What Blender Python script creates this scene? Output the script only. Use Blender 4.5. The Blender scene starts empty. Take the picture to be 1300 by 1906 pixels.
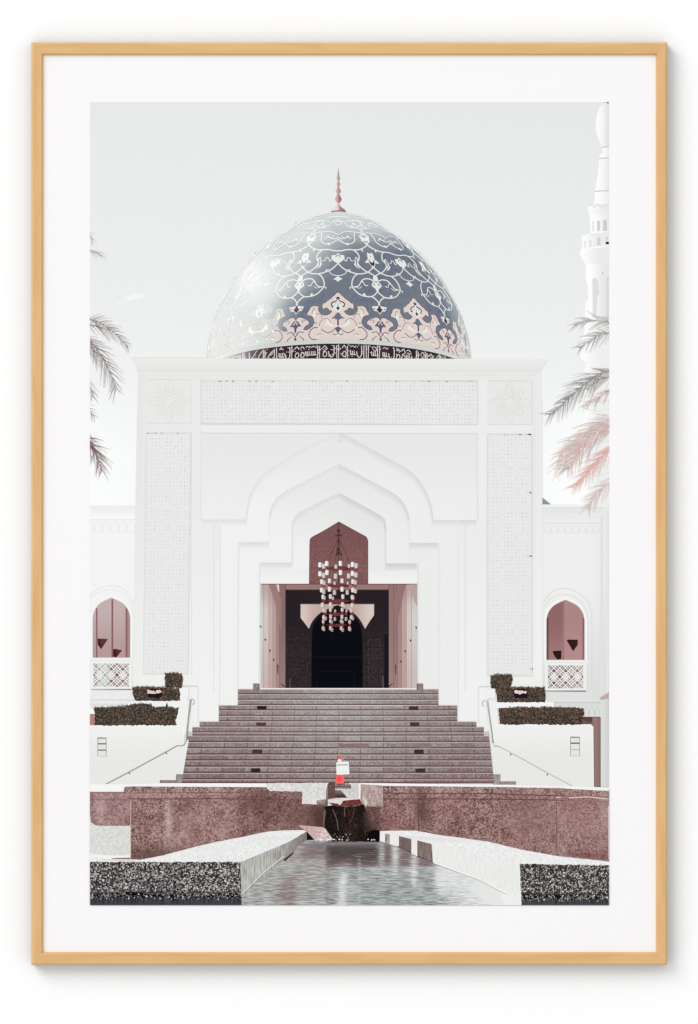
import bpy, math, random
from math import sin, cos, pi, radians, sqrt, asin, atan2
R = random.Random(11)
C = bpy.context.scene.collection
sc = bpy.context.scene

# ------------------------------------------------------------------ camera, light, exposure
S = 0.0006                      # metres per unit of the print's drawing grid (a 0.71 x 1.03 m frame)
D_PRINT = 0.0150                # depth of the sheet in front of the wall
CAM_D = 4.0
KEXP = 1.092                     # light reaching the sheet / light needed for its paper tones
cam = bpy.data.cameras.new('camera'); co = bpy.data.objects.new('camera', cam); C.objects.link(co)
co.location = (0, -CAM_D, 1.5); co.rotation_euler = (radians(90), 0, 0)
cam.sensor_fit = 'VERTICAL'; cam.sensor_height = 36
cam.lens = 36 * (CAM_D - D_PRINT) / (1906 * S)
cam.clip_start = 0.5; cam.clip_end = 100
sc.camera = co
sc.render.resolution_x = 698; sc.render.resolution_y = 1024
w = bpy.data.worlds.new('World'); sc.world = w; w.use_nodes = True
w.node_tree.nodes['Background'].inputs[0].default_value = (1, 1, 1, 1)
w.node_tree.nodes['Background'].inputs[1].default_value = 0.80
la = bpy.data.lights.new('softbox', 'AREA'); la.shape = 'DISK'; la.size = 16; la.energy = 3650
lo = bpy.data.objects.new('softbox', la); C.objects.link(lo)
ldir = (-0.60, -0.62, 0.60); ln = sqrt(sum(a*a for a in ldir))
lo.location = tuple(a/ln*26 + b for a, b in zip(ldir, (0, 0, 1.5)))
lo.rotation_euler = (math.atan2(sqrt(ldir[0]**2+ldir[1]**2), ldir[2]), 0, math.atan2(ldir[0], -ldir[1]))
from mathutils import Vector, noise as mnoise
lo.rotation_euler = (Vector(ldir)).to_track_quat('Z', 'Y').to_euler()
sc.view_settings.view_transform = 'Standard'; sc.view_settings.look = 'None'
sc.view_settings.exposure = 0; sc.view_settings.gamma = 1
sc.render.engine = 'CYCLES'

# ------------------------------------------------------------------ helpers
def s2l(c):
    c = max(0.0, min(255.0, c)) / 255.0
    return c/12.92 if c <= 0.04045 else ((c+0.055)/1.055)**2.4
def lin(c, k=None):
    if not k and c[0]-c[1] < 62:
        l_ = .3*c[0]+.6*c[1]+.1*c[2]; c = mix(c, (l_, l_, l_), .10)
    k = k or KEXP
    return (min(.97, s2l(c[0])/k), min(.97, s2l(c[1])/k), min(.97, s2l(c[2])/k), 1.0)
def mix(a, b, t):
    t = max(0.0, min(1.0, t))
    return tuple(a[i]+(b[i]-a[i])*t for i in range(3))
def g(v): return (v, v+1.5, v)            # the print's faintly green greys
def sst(a, b, x):
    t = max(0.0, min(1.0, (x-a)/(b-a))); return t*t*(3-2*t)
def interp(keys, x):
    if x <= keys[0][0]: return keys[0][1]
    for (a, va), (b, vb) in zip(keys, keys[1:]):
        if x <= b:
            t = (x-a)/(b-a)
            return va+(vb-va)*t if not isinstance(va, tuple) else mix(va, vb, t)
    return keys[-1][1]
def vn(x, y, sc_=25., o=0.):
    return mnoise.noise(Vector((x/sc_+o, y/sc_*.8, o)))+.5*mnoise.noise(Vector((x/sc_*2.3, y/sc_*2, o+7)))
def PX(x, y, d): return ((x-650.)*S, -d, 1.5+(953.-y)*S)

def nodes(name):
    m = bpy.data.materials.new(name); m.use_nodes = True
    nt = m.node_tree; b = nt.nodes['Principled BSDF']
    b.inputs['Roughness'].default_value = .9; b.inputs['Specular IOR Level'].default_value = 0.0
    return m, nt, b
def N(nt, t, **k):
    n = nt.nodes.new(t)
    for a, v in k.items(): setattr(n, a, v)
    return n
def ink(name, kind, sx=1., sy=1., lo_=.35, hi=.65, detail=2.0, grain=.03):
    """printing ink: two inks held on the mesh, mixed by a fine procedural dot pattern"""
    m, nt, b = nodes(name); L = nt.links.new
    a1 = N(nt, 'ShaderNodeAttribute', attribute_name='ColA'); a2 = N(nt, 'ShaderNodeAttribute', attribute_name='ColB')
    tc = N(nt, 'ShaderNodeTexCoord'); mp = N(nt, 'ShaderNodeMapping')
    mp.inputs['Scale'].default_value = (1/(S*sx), 1, 1/(S*sy)); L(tc.outputs['Object'], mp.inputs['Vector'])
    rp = N(nt, 'ShaderNodeMapRange'); rp.inputs['From Min'].default_value = lo_; rp.inputs['From Max'].default_value = hi
    if kind == 'noise':
        t = N(nt, 'ShaderNodeTexNoise'); t.inputs['Scale'].default_value = 1.; t.inputs['Detail'].default_value = detail
        L(mp.outputs[0], t.inputs['Vector']); L(t.outputs['Fac'], rp.inputs['Value'])
    else:
        t = N(nt, 'ShaderNodeTexVoronoi'); t.inputs['Scale'].default_value = 1.
        L(mp.outputs[0], t.inputs['Vector'])
        sp = N(nt, 'ShaderNodeSeparateColor'); L(t.outputs['Color'], sp.inputs[0]); L(sp.outputs[0], rp.inputs['Value'])
    mx = N(nt, 'ShaderNodeMix', data_type='RGBA'); L(rp.outputs[0], mx.inputs['Factor'])
    L(a1.outputs['Color'], mx.inputs['A']); L(a2.outputs['Color'], mx.inputs['B'])
    # film grain
    gn = N(nt, 'ShaderNodeTexNoise'); gn.inputs['Scale'].default_value = 1/(S*1.5); gn.inputs['Detail'].default_value = 1
    L(tc.outputs['Object'], gn.inputs['Vector'])
    gr = N(nt, 'ShaderNodeMapRange'); gr.inputs['From Min'].default_value = .25; gr.inputs['From Max'].default_value = .75
    gr.inputs['To Min'].default_value = 1-grain; gr.inputs['To Max'].default_value = 1+grain
    L(gn.outputs['Fac'], gr.inputs['Value'])
    vm = N(nt, 'ShaderNodeVectorMath', operation='SCALE'); L(mx.outputs['Result'], vm.inputs[0]); L(gr.outputs[0], vm.inputs['Scale'])
    L(vm.outputs[0], b.inputs['Base Color'])
    return m
INK = ink('print_ink', 'noise', 9, 9, .3, .7, 2)
FINE = ink('print_ink_granite', 'voronoi', 2.3, 2.5, .05, .95, 1.0, .08)
COARSE = ink('print_ink_terrazzo', 'voronoi', 2.7, 2.7, .60, .95, 1, .08)
WATER = ink('print_ink_water', 'noise', 20, 2.4, .36, .64, 2.0, .03)
STREAK = ink('print_ink_streak', 'noise', 2.0, 26, .35, .65, 2, .06)
LEAF = ink('print_ink_hedge', 'noise', 3.5, 4.5, .40, .62, 2, .10)

ZC = [D_PRINT]
STEP = 1.6e-6
def nz(k=1): ZC[0] += STEP*k; return ZC[0]
def level(k): ZC[0] = D_PRINT+STEP*k

class Art:
    def __init__(s, name): s.name = name; s.v = []; s.f = []; s.a = []; s.b = []; s.m = []; s.mats = []
    clip = (168., 190., 1133.7, 1684.7)
    def face(s, pts, ca, cb, mat, d):
        i = len(s.v); a, b, c, e = s.clip
        if all(p[0] <= a for p in pts) or all(p[0] >= c for p in pts) or all(p[1] <= b for p in pts) or all(p[1] >= e for p in pts): return
        pts = [(min(c, max(a, p[0])), min(e, max(b, p[1]))) for p in pts]
        for p in pts: s.v.append(PX(p[0], p[1], d))
        s.f.append(tuple(range(i, i+len(pts))))
        s.a += ca; s.b += cb
        if mat not in s.mats: s.mats.append(mat)
        s.m.append(s.mats.index(mat))
    def fill(s, poly, col, col2=None, mat=None, cell=12., d=None):
        """flat patch of ink; colours may be functions of the position"""
        mat = mat or INK
        if d is None: d = nz()
        cf = col if callable(col) else (lambda x, y: col)
        c2 = cf if col2 is None else (col2 if callable(col2) else (lambda x, y: col2))
        const = not callable(col) and not callable(col2)
        ys = sorted(set(round(p[1], 3) for p in poly)); rows = []
        for a, b in zip(ys, ys[1:]):
            if b-a < .01: continue
            n = 1 if const else max(1, int(math.ceil((b-a)/cell)))
            rows += [(a+(b-a)*i/n, a+(b-a)*(i+1)/n) for i in range(n)]
        n = len(poly)
        for y0, y1 in rows:
            ym = (y0+y1)/2; xs = []
            for i in range(n):
                (xa, ya), (xb, yb) = poly[i], poly[(i+1) % n]
                if (ya <= ym) != (yb <= ym):
                    f = lambda y: xa+(xb-xa)*(y-ya)/(yb-ya)
                    xs.append((f(ym), f(y0), f(y1)))
            xs.sort()
            for l, r in zip(xs[::2], xs[1::2]):
                m = 1 if const else max(1, int(math.ceil((r[0]-l[0])/cell)))
                for i in range(m):
                    t0, t1 = i/m, (i+1)/m
                    q = [(l[1]+(r[1]-l[1])*t0, y0), (l[1]+(r[1]-l[1])*t1, y0), (l[2]+(r[2]-l[2])*t1, y1), (l[2]+(r[2]-l[2])*t0, y1)]
                    s.face(q, [lin(cf(*p)) for p in q], [lin(c2(*p)) for p in q], mat, d)
    def rect(s, x0, y0, x1, y1, col, col2=None, mat=None, cell=12., d=None):
        s.fill([(x0, y0), (x1, y0), (x1, y1), (x0, y1)], col, col2, mat, cell, d)
    def stroke(s, pts, w_, col, w2=None, mat=None, d=None, cw=None):
        """ribbon of ink along a line; w_ start width, w2 end width"""
        mat = mat or INK
        if d is None: d = nz()
        if w2 is None: w2 = w_
        cf = col if callable(col) else (lambda x, y: col)
        n = len(pts); L = []; Rr = []
        for i, p in enumerate(pts):
            a = pts[max(0, i-1)]; b = pts[min(n-1, i+1)]
            dx, dy = b[0]-a[0], b[1]-a[1]; l = sqrt(dx*dx+dy*dy) or 1
            ww = (w_+(w2-w_)*i/(n-1))/2 * (cw(*p) if cw else 1)
            L.append((p[0]-dy/l*ww, p[1]+dx/l*ww)); Rr.append((p[0]+dy/l*ww, p[1]-dx/l*ww))
        for i in range(n-1):
            c0, c1 = lin(cf(*pts[i])), lin(cf(*pts[i+1]))
            q = [L[i], L[i+1], Rr[i+1], Rr[i]]
            s.face(q, [c0, c1, c1, c0], [c0, c1, c1, c0], mat, d)
    def disc(s, x, y, rx, ry, col, d=None, n=10, mat=None, col2=None):
        s.fill([(x+rx*cos(2*pi*i/n), y+ry*sin(2*pi*i/n)) for i in range(n)], col, col2, mat, 99, d)
    def build(s, parent, label=None):
        print('LV', s.name, round((ZC[0]-D_PRINT)/STEP), len(s.f))
        me = bpy.data.meshes.new(s.name); me.from_pydata(s.v, [], s.f)
        for nm, dat in (('ColA', s.a), ('ColB', s.b)):
            at = me.color_attributes.new(nm, 'FLOAT_COLOR', 'CORNER')
            at.data.foreach_set('color', [c for q in dat for c in q])
        for m in s.mats: me.materials.append(m)
        me.polygons.foreach_set('material_index', s.m)
        me.update()
        o = bpy.data.objects.new(s.name, me); C.objects.link(o); o.parent = parent
        if label: o['label'] = label
        return o

def curve(pts, n=6):
    """Catmull-Rom through the points"""
    if len(pts) < 3: return list(pts)
    P = [pts[0]]+list(pts)+[pts[-1]]; out = []
    for i in range(1, len(P)-2):
        p0, p1, p2, p3 = P[i-1:i+3]
        for k in range(n):
            t = k/n
            out.append(tuple(.5*(2*p1[j]+(p2[j]-p0[j])*t+(2*p0[j]-5*p1[j]+4*p2[j]-p3[j])*t*t+(-p0[j]+3*p1[j]-3*p2[j]+p3[j])*t**3) for j in (0, 1)))
    out.append(tuple(pts[-1])); return out
def dense(pts, step=5.):
    out = [pts[0]]
    for a, b in zip(pts, pts[1:]):
        n = max(1, int(sqrt((a[0]-b[0])**2+(a[1]-b[1])**2)/step))
        out += [(a[0]+(b[0]-a[0])*i/n, a[1]+(b[1]-a[1])*i/n) for i in range(1, n+1)]
    return out
def rough(poly, amp, step=3.):
    q = dense(list(poly)+[poly[0]], step)[:-1]
    return [(x+R.uniform(-amp, amp), y+R.uniform(-amp, amp)) for x, y in q]
def tr(o, k, pts): return [(o[0]+x/k, o[1]+y/k) for x, y in pts]

# ------------------------------------------------------------------ wall and frame
def box_mesh(name, x0, y0, x1, y1, d0, d1, mat, parent):
    v = [PX(x, y, d) for d in (d0, d1) for x, y in ((x0, y0), (x1, y0), (x1, y1), (x0, y1))]
    f = [(0, 1, 2, 3), (4, 7, 6, 5), (0, 4, 5, 1), (1, 5, 6, 2), (2, 6, 7, 3), (3, 7, 4, 0)]
    me = bpy.data.meshes.new(name); me.from_pydata(v, [], f); me.materials.append(mat); me.update()
    o = bpy.data.objects.new(name, me); C.objects.link(o); o.parent = parent; return o

mw, nt, b = nodes('wall_paint')
nn = N(nt, 'ShaderNodeTexNoise'); nn.inputs['Scale'].default_value = 260; nn.inputs['Detail'].default_value = 3
bp = N(nt, 'ShaderNodeBump'); bp.inputs['Strength'].default_value = .04; bp.inputs['Distance'].default_value = .0004
nt.links.new(nn.outputs['Fac'], bp.inputs['Height']); nt.links.new(bp.outputs[0], b.inputs['Normal'])
b.inputs['Base Color'].default_value = (.93, .93, .93, 1)
me = bpy.data.meshes.new('wall')
me.from_pydata([(-3, 0, -1), (3, 0, -1), (3, 0, 4), (-3, 0, 4), (-3, .1, -1), (3, .1, -1), (3, .1, 4), (-3, .1, 4)], [],
               [(0, 1, 2, 3), (4, 7, 6, 5), (0, 4, 5, 1), (1, 5, 6, 2), (2, 6, 7, 3), (3, 7, 4, 0)])
me.materials.append(mw); me.update()
wall = bpy.data.objects.new('wall', me); C.objects.link(wall)
wall['kind'] = 'structure'; wall['label'] = 'plain white wall behind the framed picture'; wall['category'] = 'wall'

def wood(horizontal):
    m, nt, b = nodes('light_oak_wood'); L = nt.links.new
    tc = N(nt, 'ShaderNodeTexCoord'); mp = N(nt, 'ShaderNodeMapping'); L(tc.outputs['Object'], mp.inputs['Vector'])
    mp.inputs['Scale'].default_value = (12, 60, 90) if horizontal else (90, 60, 12)
    mp.inputs['Rotation'].default_value = (0, radians(28), 0)
    n1 = N(nt, 'ShaderNodeTexNoise'); n1.inputs['Scale'].default_value = 1; n1.inputs['Detail'].default_value = 4; n1.inputs['Distortion'].default_value = .6
    L(mp.outputs[0], n1.inputs['Vector'])
    cr = N(nt, 'ShaderNodeValToRGB'); e = cr.color_ramp.elements
    e[0].position = .30; e[0].color = lin((220, 176, 119), .98*WK); e[1].position = .62; e[1].color = lin((229, 187, 131), .98*WK)
    L(n1.outputs['Fac'], cr.inputs[0]); L(cr.outputs[0], b.inputs['Base Color'])
    b.inputs['Roughness'].default_value = .55; b.inputs['Specular IOR Level'].default_value = .15
    return m
WK = 1.15
DS, nt, b = nodes('dark_bounce_cut_side'); b.inputs['Base Color'].default_value = (.10, .065, .035, 1)  # unseen outer frame sides coloured dark to cut light bounced onto the wall
root = bpy.data.objects.new('framed_print', None); C.objects.link(root)
root.location = (0, 0, 0)
root['label'] = 'light oak framed photographic print of a domed white mosque, hanging on the white wall'
root['category'] = 'framed picture'
WH, WV = wood(True), wood(False)
OX0, OX1, OY0, OY1 = 58.3, 1242.6, 78.3, 1796.6
IX0, IX1, IY0, IY1 = 81.5, 1220.3, 103.5, 1771.3
FD = 0.0185
def rail(side, label):
    # profile: (inset from the outer edge as a share, depth); chamfered both sides
    ch = 3.0; wd = {'t': IY0-OY0, 'b': OY1-IY1, 'l': IX0-OX0, 'r': OX1-IX1}[side]
    prof = [(0, .0012), (0, FD-.0048), (ch*.7, FD-.0014), (ch*1.05, FD-.0004), (ch*1.4, FD), (wd-ch*1.2, FD), (wd-ch*.85, FD-.0004), (wd-ch*.6, FD-.0014), (wd, FD-.0050), (wd, .0012)]
    v = []; f = []
    for e in (0, 1):
        for t, d in prof:
            u = t/wd
            xl, xr = OX0+(IX0-OX0)*u, OX1+(IX1-OX1)*u
            yt, yb = OY0+(IY0-OY0)*u, OY1+(IY1-OY1)*u
            if side == 't': p = (xl if e == 0 else xr, yt)
            if side == 'b': p = (xr if e == 0 else xl, yb)
            if side == 'l': p = (xl, yb if e == 0 else yt)
            if side == 'r': p = (xr, yt if e == 0 else yb)
            v.append(PX(p[0], p[1], d))
    n = len(prof)
    for i in range(n): f.append((i, (i+1) % n, n+(i+1) % n, n+i))
    f.append(tuple(range(n-1, -1, -1))); f.append(tuple(range(n, 2*n)))
    me = bpy.data.meshes.new('frame_rail'); me.from_pydata(v, [], f); me.materials.append(WH if side in 'tb' else WV); me.materials.append(DS); me.polygons[0].material_index = 1; me.polygons[n-1].material_index = 1
    import bmesh
    bm = bmesh.new(); bm.from_mesh(me); bmesh.ops.recalc_face_normals(bm, faces=bm.faces); bm.to_mesh(me); bm.free()
    o = bpy.data.objects.new('frame_rail', me); C.objects.link(o); o.parent = root; o['label'] = label
rail('t', 'top rail of the oak frame'); rail('b', 'bottom rail of the oak frame')
rail('l', 'left rail of the oak frame'); rail('r', 'right rail of the oak frame')

mm, nt, b = nodes('mat_board')
nn = N(nt, 'ShaderNodeTexNoise'); nn.inputs['Scale'].default_value = 900; nn.inputs['Detail'].default_value = 2
rp = N(nt, 'ShaderNodeMapRange'); rp.inputs['To Min'].default_value = .985; rp.inputs['To Max'].default_value = 1.01
vm = N(nt, 'ShaderNodeVectorMath', operation='SCALE'); vm.inputs[0].default_value = lin((250, 248, 249))[:3]
nt.links.new(nn.outputs['Fac'], rp.inputs['Value']); nt.links.new(rp.outputs[0], vm.inputs['Scale']); nt.links.new(vm.outputs[0], b.inputs['Base Color'])
MAT_D = D_PRINT-.00012
X0, Y0, X1, Y1 = 168., 190., 1133.7, 1684.7
o = box_mesh('mount_board', IX0-4, IY0-4, IX1+4, IY1+4, MAT_D-.0009, MAT_D, mm, root); o['label'] = 'wide white mount board round the picture'
mb, nt, b = nodes('backing_card'); b.inputs['Base Color'].default_value = (.35, .27, .18, 1)
box_mesh('backing_board', IX0-5, IY0-5, IX1+5, IY1+5, .002, D_PRINT-.0012, mb, root)

# the sheet itself carries the sky tone
def sky(x, y):
    v_ = interp([(190, 231), (420, 234.5), (560, 236.5), (700, 241), (850, 247), (960, 248)], y)
    v_ += 6*sst(950, 1080, x)*sst(700, 800, y) + 4*sst(300, 168, x)*sst(650, 850, y)
    return (v_-.5, v_+1.5, v_+.7)
A = Art('photographic_print'); A.rect(X0-12, Y0-12, X1+12, Y1+12, sky, cell=16)
sheet = A.build(root, 'photograph printed in pale washed-out colours of a mosque gateway, dome, steps and pool')
A = Art('cloud')
cl = curve([(212, 565), (228, 556), (248, 546), (262, 545), (272, 551), (262, 556), (248, 558), (232, 566), (220, 569)], 4)
A.fill(cl, lambda x, y: mix(sky(x, y), (246, 248, 247), .3), cell=5)
A.fill(curve([(232, 556), (250, 548), (266, 548), (270, 551), (255, 554), (240, 560)], 4), lambda x, y: mix(sky(x, y), (248, 250, 249), .65), cell=5)
A.build(sheet, 'faint wisp of cloud left of the dome')

# ------------------------------------------------------------------ dome
WK_ = [(393, 6), (396, 18), (402, 44), (410.5, 64), (423, 87), (441.6, 113), (454, 132), (470, 149), (485, 163.5), (498, 175), (515, 188), (535, 201), (556, 214), (575, 223), (589, 229.5), (618, 239.5), (639, 244.5), (668, 247.6), (720, 249)]
def W(y): return interp(WK_, y)
TL = .22
def Rr_(yc):
    r = 100.
    for _ in range(14): r = .5*r+.5*W(yc+TL*r)
    return r
_rc = {}
def RR(yc):
    k = round(yc*2); 
    if k not in _rc: _rc[k] = Rr_(k/2)
    return _rc[k]
CX = 629.5
def proj(u, yc):
    r = RR(yc); return (CX+r*sin(u), yc+TL*r*(1-cos(u)))
def unproj(x, y):
    yc = y
    for _ in range(8):
        r = RR(yc); u = asin(max(-.999, min(.999, (x-CX)/r))); yc = y-TL*r*(1-cos(u))
    return (u, yc)
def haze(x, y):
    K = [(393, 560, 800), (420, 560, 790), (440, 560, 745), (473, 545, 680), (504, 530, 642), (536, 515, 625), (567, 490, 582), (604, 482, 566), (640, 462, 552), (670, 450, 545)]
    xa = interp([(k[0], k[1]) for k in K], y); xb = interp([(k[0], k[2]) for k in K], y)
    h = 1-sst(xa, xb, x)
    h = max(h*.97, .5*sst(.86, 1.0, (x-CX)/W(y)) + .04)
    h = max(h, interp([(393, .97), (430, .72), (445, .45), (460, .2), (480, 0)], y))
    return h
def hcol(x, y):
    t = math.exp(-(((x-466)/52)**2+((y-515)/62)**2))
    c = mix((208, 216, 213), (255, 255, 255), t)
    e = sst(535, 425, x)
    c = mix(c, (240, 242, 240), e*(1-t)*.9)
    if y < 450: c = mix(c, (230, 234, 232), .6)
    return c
def dome_ink(base):
    def f(x, y): return mix(base, hcol(x, y), haze(x, y))
    return f
def dark_ink(base, keep=.0):
    def f(x, y):
        h = haze(x, y); return mix(base, hcol(x, y), min(.93, h*1.0))
    return f
A = Art('dome'); A.clip = (168, 190, 1133.7, 667.5)
sil = [(CX-W(y), y) for y in range(393, 676, 5)][::-1]+[(CX+W(y), y) for y in range(393, 676, 5)]
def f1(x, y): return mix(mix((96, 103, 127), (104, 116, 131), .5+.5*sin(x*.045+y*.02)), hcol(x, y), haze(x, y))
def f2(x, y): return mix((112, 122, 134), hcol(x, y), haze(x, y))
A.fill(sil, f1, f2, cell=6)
a_ = lambda pts: tr((620, 540), 13., pts)
b_ = lambda pts: tr((620, 440), 13., pts)
HALF = radians(18.7); PER = 2*HALF
def ucurve(pts, n=4, smooth=True):
    q = curve(pts, n) if smooth else dense(pts, 3)
    return [unproj(*p) for p in q]
def copies(uv):
    for k in range(-3, 4):
        for pr, s_ in enumerate((1, -1)):
            q = [(k*PER+s_*u, yc) for u, yc in uv]
            if max(abs(u) for u, _ in q) < radians(87): yield pr, [proj(u, yc) for u, yc in q]
            elif min(abs(u) for u, _ in q) < radians(84):
                yield pr, [proj(max(-radians(88), min(radians(88), u)), yc) for u, yc in q]
cwf = lambda x, y: .35+.65*sqrt(max(0, 1-((x-CX)/W(y))**2))
def mfill(pts, col, cell=8, smooth=False, d=None):
    d = d or nz()
    uv = ucurve(pts, 4, smooth)
    for i, q in copies(uv): A.fill(q, col, cell=cell, d=d+(i % 2)*STEP)
    nz()
def mstroke(pts, wd, col, w2=None, smooth=True):
    d = nz(); uv = ucurve(pts, 5, smooth)
    for i, q in copies(uv): A.stroke(q, wd, col, w2, d=d+(i % 2)*STEP, cw=cwf)
    nz()
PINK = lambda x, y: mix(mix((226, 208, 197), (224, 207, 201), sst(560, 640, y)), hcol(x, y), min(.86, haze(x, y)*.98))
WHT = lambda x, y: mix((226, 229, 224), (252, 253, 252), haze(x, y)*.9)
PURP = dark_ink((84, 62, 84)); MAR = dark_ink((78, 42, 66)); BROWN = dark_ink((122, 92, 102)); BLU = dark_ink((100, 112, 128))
out = a_([(118, 48), (170, 72), (205, 120), (262, 158), (290, 195), (345, 232), (392, 262), (440, 312), (490, 318), (508, 380), (508, 420), (490, 460), (460, 456), (430, 435), (390, 430), (345, 480), (270, 515), (330, 575), (400, 605), (480, 600), (550, 560), (590, 500), (602, 450), (580, 392), (640, 385), (700, 375), (760, 395), (800, 430), (830, 500), (872, 560), (870, 612), (800, 618), (740, 650), (710, 720), (700, 790), (740, 870), (800, 920), (870, 960), (960, 965), (930, 900), (880, 855), (830, 832), (815, 790), (850, 735), (900, 705), (960, 680), (1040, 655), (1110, 672), (1155, 625)])
mfill(out+a_([(1190, 700), (1215, 1245), (118, 1215)]), PINK)
mstroke(out, 1.1, dark_ink((98, 74, 92)), smooth=False)
# ornaments of the tall palmette
mfill(a_([(118, 140), (185, 215), (250, 290), (310, 350), (340, 415), (240, 440), (175, 505), (118, 535)]), WHT)
mfill(a_([(118, 155), (155, 170), (172, 205), (140, 230), (118, 236)]), PURP)
mstroke(a_([(145, 245), (200, 275), (262, 305), (285, 350), (250, 400)]), 2.2, MAR)
mstroke(a_([(230, 405), (325, 405)]), 1.6, MAR, .5, smooth=False)
mstroke(a_([(150, 290), (200, 330), (215, 370)]), 1.1, dark_ink((170, 175, 178)))
mfill(a_([(118, 310), (132, 400), (172, 430), (150, 460), (118, 492)]), MAR)
mfill(a_([(118, 530), (185, 580), (195, 620), (245, 650), (290, 695), (205, 680), (180, 712), (118, 700)]), BLU)
mstroke(a_([(118, 690), (118, 880)]), 2.0, PURP, smooth=False)
mfill(a_([(118, 865), (200, 925), (165, 985), (118, 1050)]), dark_ink((98, 92, 122)))
mfill(a_([(118, 1060), (168, 1060), (118, 1165)]), WHT)
mstroke(a_([(118, 1050), (190, 1075), (240, 1060), (235, 1040)]), 1.1, PURP)
mstroke(a_([(190, 925), (260, 990), (330, 1022), (390, 1030), (470, 985), (530, 945)]), 1.3, PURP)
mstroke(a_([(600, 912), (690, 905), (765, 950), (822, 1040), (822, 1110), (780, 1170), (700, 1198), (645, 1190)]), 1.5, PURP)
mfill(a_([(130, 850), (240, 850), (300, 800), (345, 720), (400, 690), (400, 760), (440, 850), (360, 850), (290, 905), (240, 878), (130, 885)]), WHT)
mstroke(a_([(300, 790), (350, 710), (430, 685), (500, 720), (560, 790), (580, 880)]), .9, BROWN)
mstroke(a_([(520, 690), (520, 610), (590, 570), (650, 600), (680, 680)]), .9, BROWN)
mfill(a_([(690, 480), (735, 520), (745, 600), (690, 690), (650, 610), (690, 550)]), WHT)
mstroke(a_([(670, 430), (730, 490), (750, 580)]), 1.0, BROWN)
mfill(a_([(500, 1100), (560, 1070), (620, 1095), (655, 1160), (600, 1135), (560, 1105)]), WHT)
mstroke(a_([(520, 1070), (580, 1060), (630, 1090)]), .9, BROWN)
mfill(a_([(530, 890), (612, 890), (590, 975)]), WHT)
mfill(a_([(390, 1035), (440, 1065), (435, 1100), (400, 1075)]), WHT)
mstroke(a_([(630, 800), (700, 790)]), 1.5, PURP, .6, smooth=False)
# short palmette on the half axis
mfill(a_([(1010, 880), (1050, 820), (1095, 760), (1150, 745), (1190, 800), (1190, 880), (1165, 945), (1120, 930), (1090, 880)]), dark_ink((92, 86, 118)))
mfill(a_([(1140, 765), (1170, 775), (1165, 810), (1145, 800)]), WHT)
mfill(a_([(1100, 800), (1130, 820), (1120, 850), (1098, 835)]), WHT)
mstroke(a_([(900, 740), (960, 720), (1000, 760), (960, 790)]), 1.0, BROWN)
mfill(a_([(1110, 690), (1155, 640), (1180, 700), (1150, 740)]), BLU)
mstroke(a_([(1165, 930), (1165, 1010)]), 1.8, PURP, smooth=False)
mstroke(a_([(945, 1030), (1060, 1010), (1110, 1075), (1160, 1140)]), 1.5, dark_ink((110, 104, 116)))
mstroke(a_([(950, 1225), (985, 1165), (1070, 1110)]), 2.2, BLU, .8)
mstroke(a_([(1165, 1010), (1090, 1085)]), 1.2, BROWN, smooth=False)
mfill(a_([(1165, 1145), (1120, 1190), (1165, 1235), (1185, 1190)]), dark_ink((110, 84, 100)))
# white pendant and heart-shaped scrolls
mfill(a_([(1135, 355), (1080, 385), (945, 395), (975, 460), (1005, 505), (1070, 510), (1150, 600), (1165, 480)]), WHT)
mfill(a_([(1135, 365), (1105, 440), (1050, 460), (1090, 510), (1150, 570), (1165, 450)]), MAR)
mfill(a_([(985, 430), (1030, 440), (1010, 480)]), BROWN)
SW = 2.3
mstroke(a_([(530, -5), (600, 70), (700, 125), (800, 152), (900, 160), (965, 145), (1040, 85), (1105, 0)]), SW, WHT)
mstroke(a_([(940, 155), (1030, 215), (1095, 290), (1140, 360)]), SW, WHT)
mstroke(b_([(590, 915), (515, 975), (468, 1080), (460, 1180), (490, 1250), (545, 1315)]), SW, WHT)
mfill(a_([(720, 95), (750, 70), (790, 95), (800, 140), (750, 130)]), WHT)
mfill(b_([(480, 1200), (400, 1230), (415, 1290), (440, 1240)]), WHT)
mstroke(b_([(1010, 1115), (920, 1042), (820, 1025), (745, 1035), (690, 1090), (650, 1165), (600, 1210), (500, 1222)]), SW, WHT)
mstroke(b_([(690, 1080), (740, 1120), (780, 1190), (850, 1180)]), 1.8, WHT)
mstroke(b_([(600, 1235), (650, 1210), (700, 1130), (770, 1195)]), 1.5, PURP, .6)
mstroke(b_([(560, 1235), (650, 1250), (700, 1200)]), 1.3, WHT)
mstroke(b_([(118, 640), (200, 730), (290, 800), (400, 850), (550, 900), (700, 905), (800, 885), (870, 850), (990, 740)]), SW, WHT)
mstroke(b_([(118, 350), (220, 345), (330, 322), (480, 325), (560, 375), (620, 450), (638, 530), (602, 620), (622, 690), (700, 770), (800, 845), (900, 890), (1000, 950), (1060, 985)]), SW, WHT)
mstroke(b_([(480, 325), (600, 325), (700, 298), (790, 245), (840, 170)]), SW, WHT)
mfill(b_([(640, 310), (700, 300), (740, 340), (710, 375), (690, 335)]), WHT)
mfill(b_([(118, 395), (180, 450), (275, 455), (285, 540), (200, 620), (118, 655)]), WHT)
mstroke(b_([(118, 455), (160, 470), (178, 510)]), 1.4, PURP)
mstroke(b_([(270, 560), (330, 600), (345, 530), (400, 515), (440, 580), (510, 600)]), 1.6, WHT)
mfill(b_([(545, 490), (605, 530), (612, 640), (610, 700), (665, 790), (560, 745), (505, 670), (540, 625), (470, 605), (530, 570)]), WHT)
mstroke(b_([(560, 535), (580, 620), (568, 690), (635, 765)]), 2.0, MAR, .8)
mstroke(b_([(480, 600), (560, 600)]), 1.2, MAR, .8, smooth=False)
mfill(b_([(290, 800), (420, 800), (430, 850), (340, 860)]), WHT)
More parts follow.
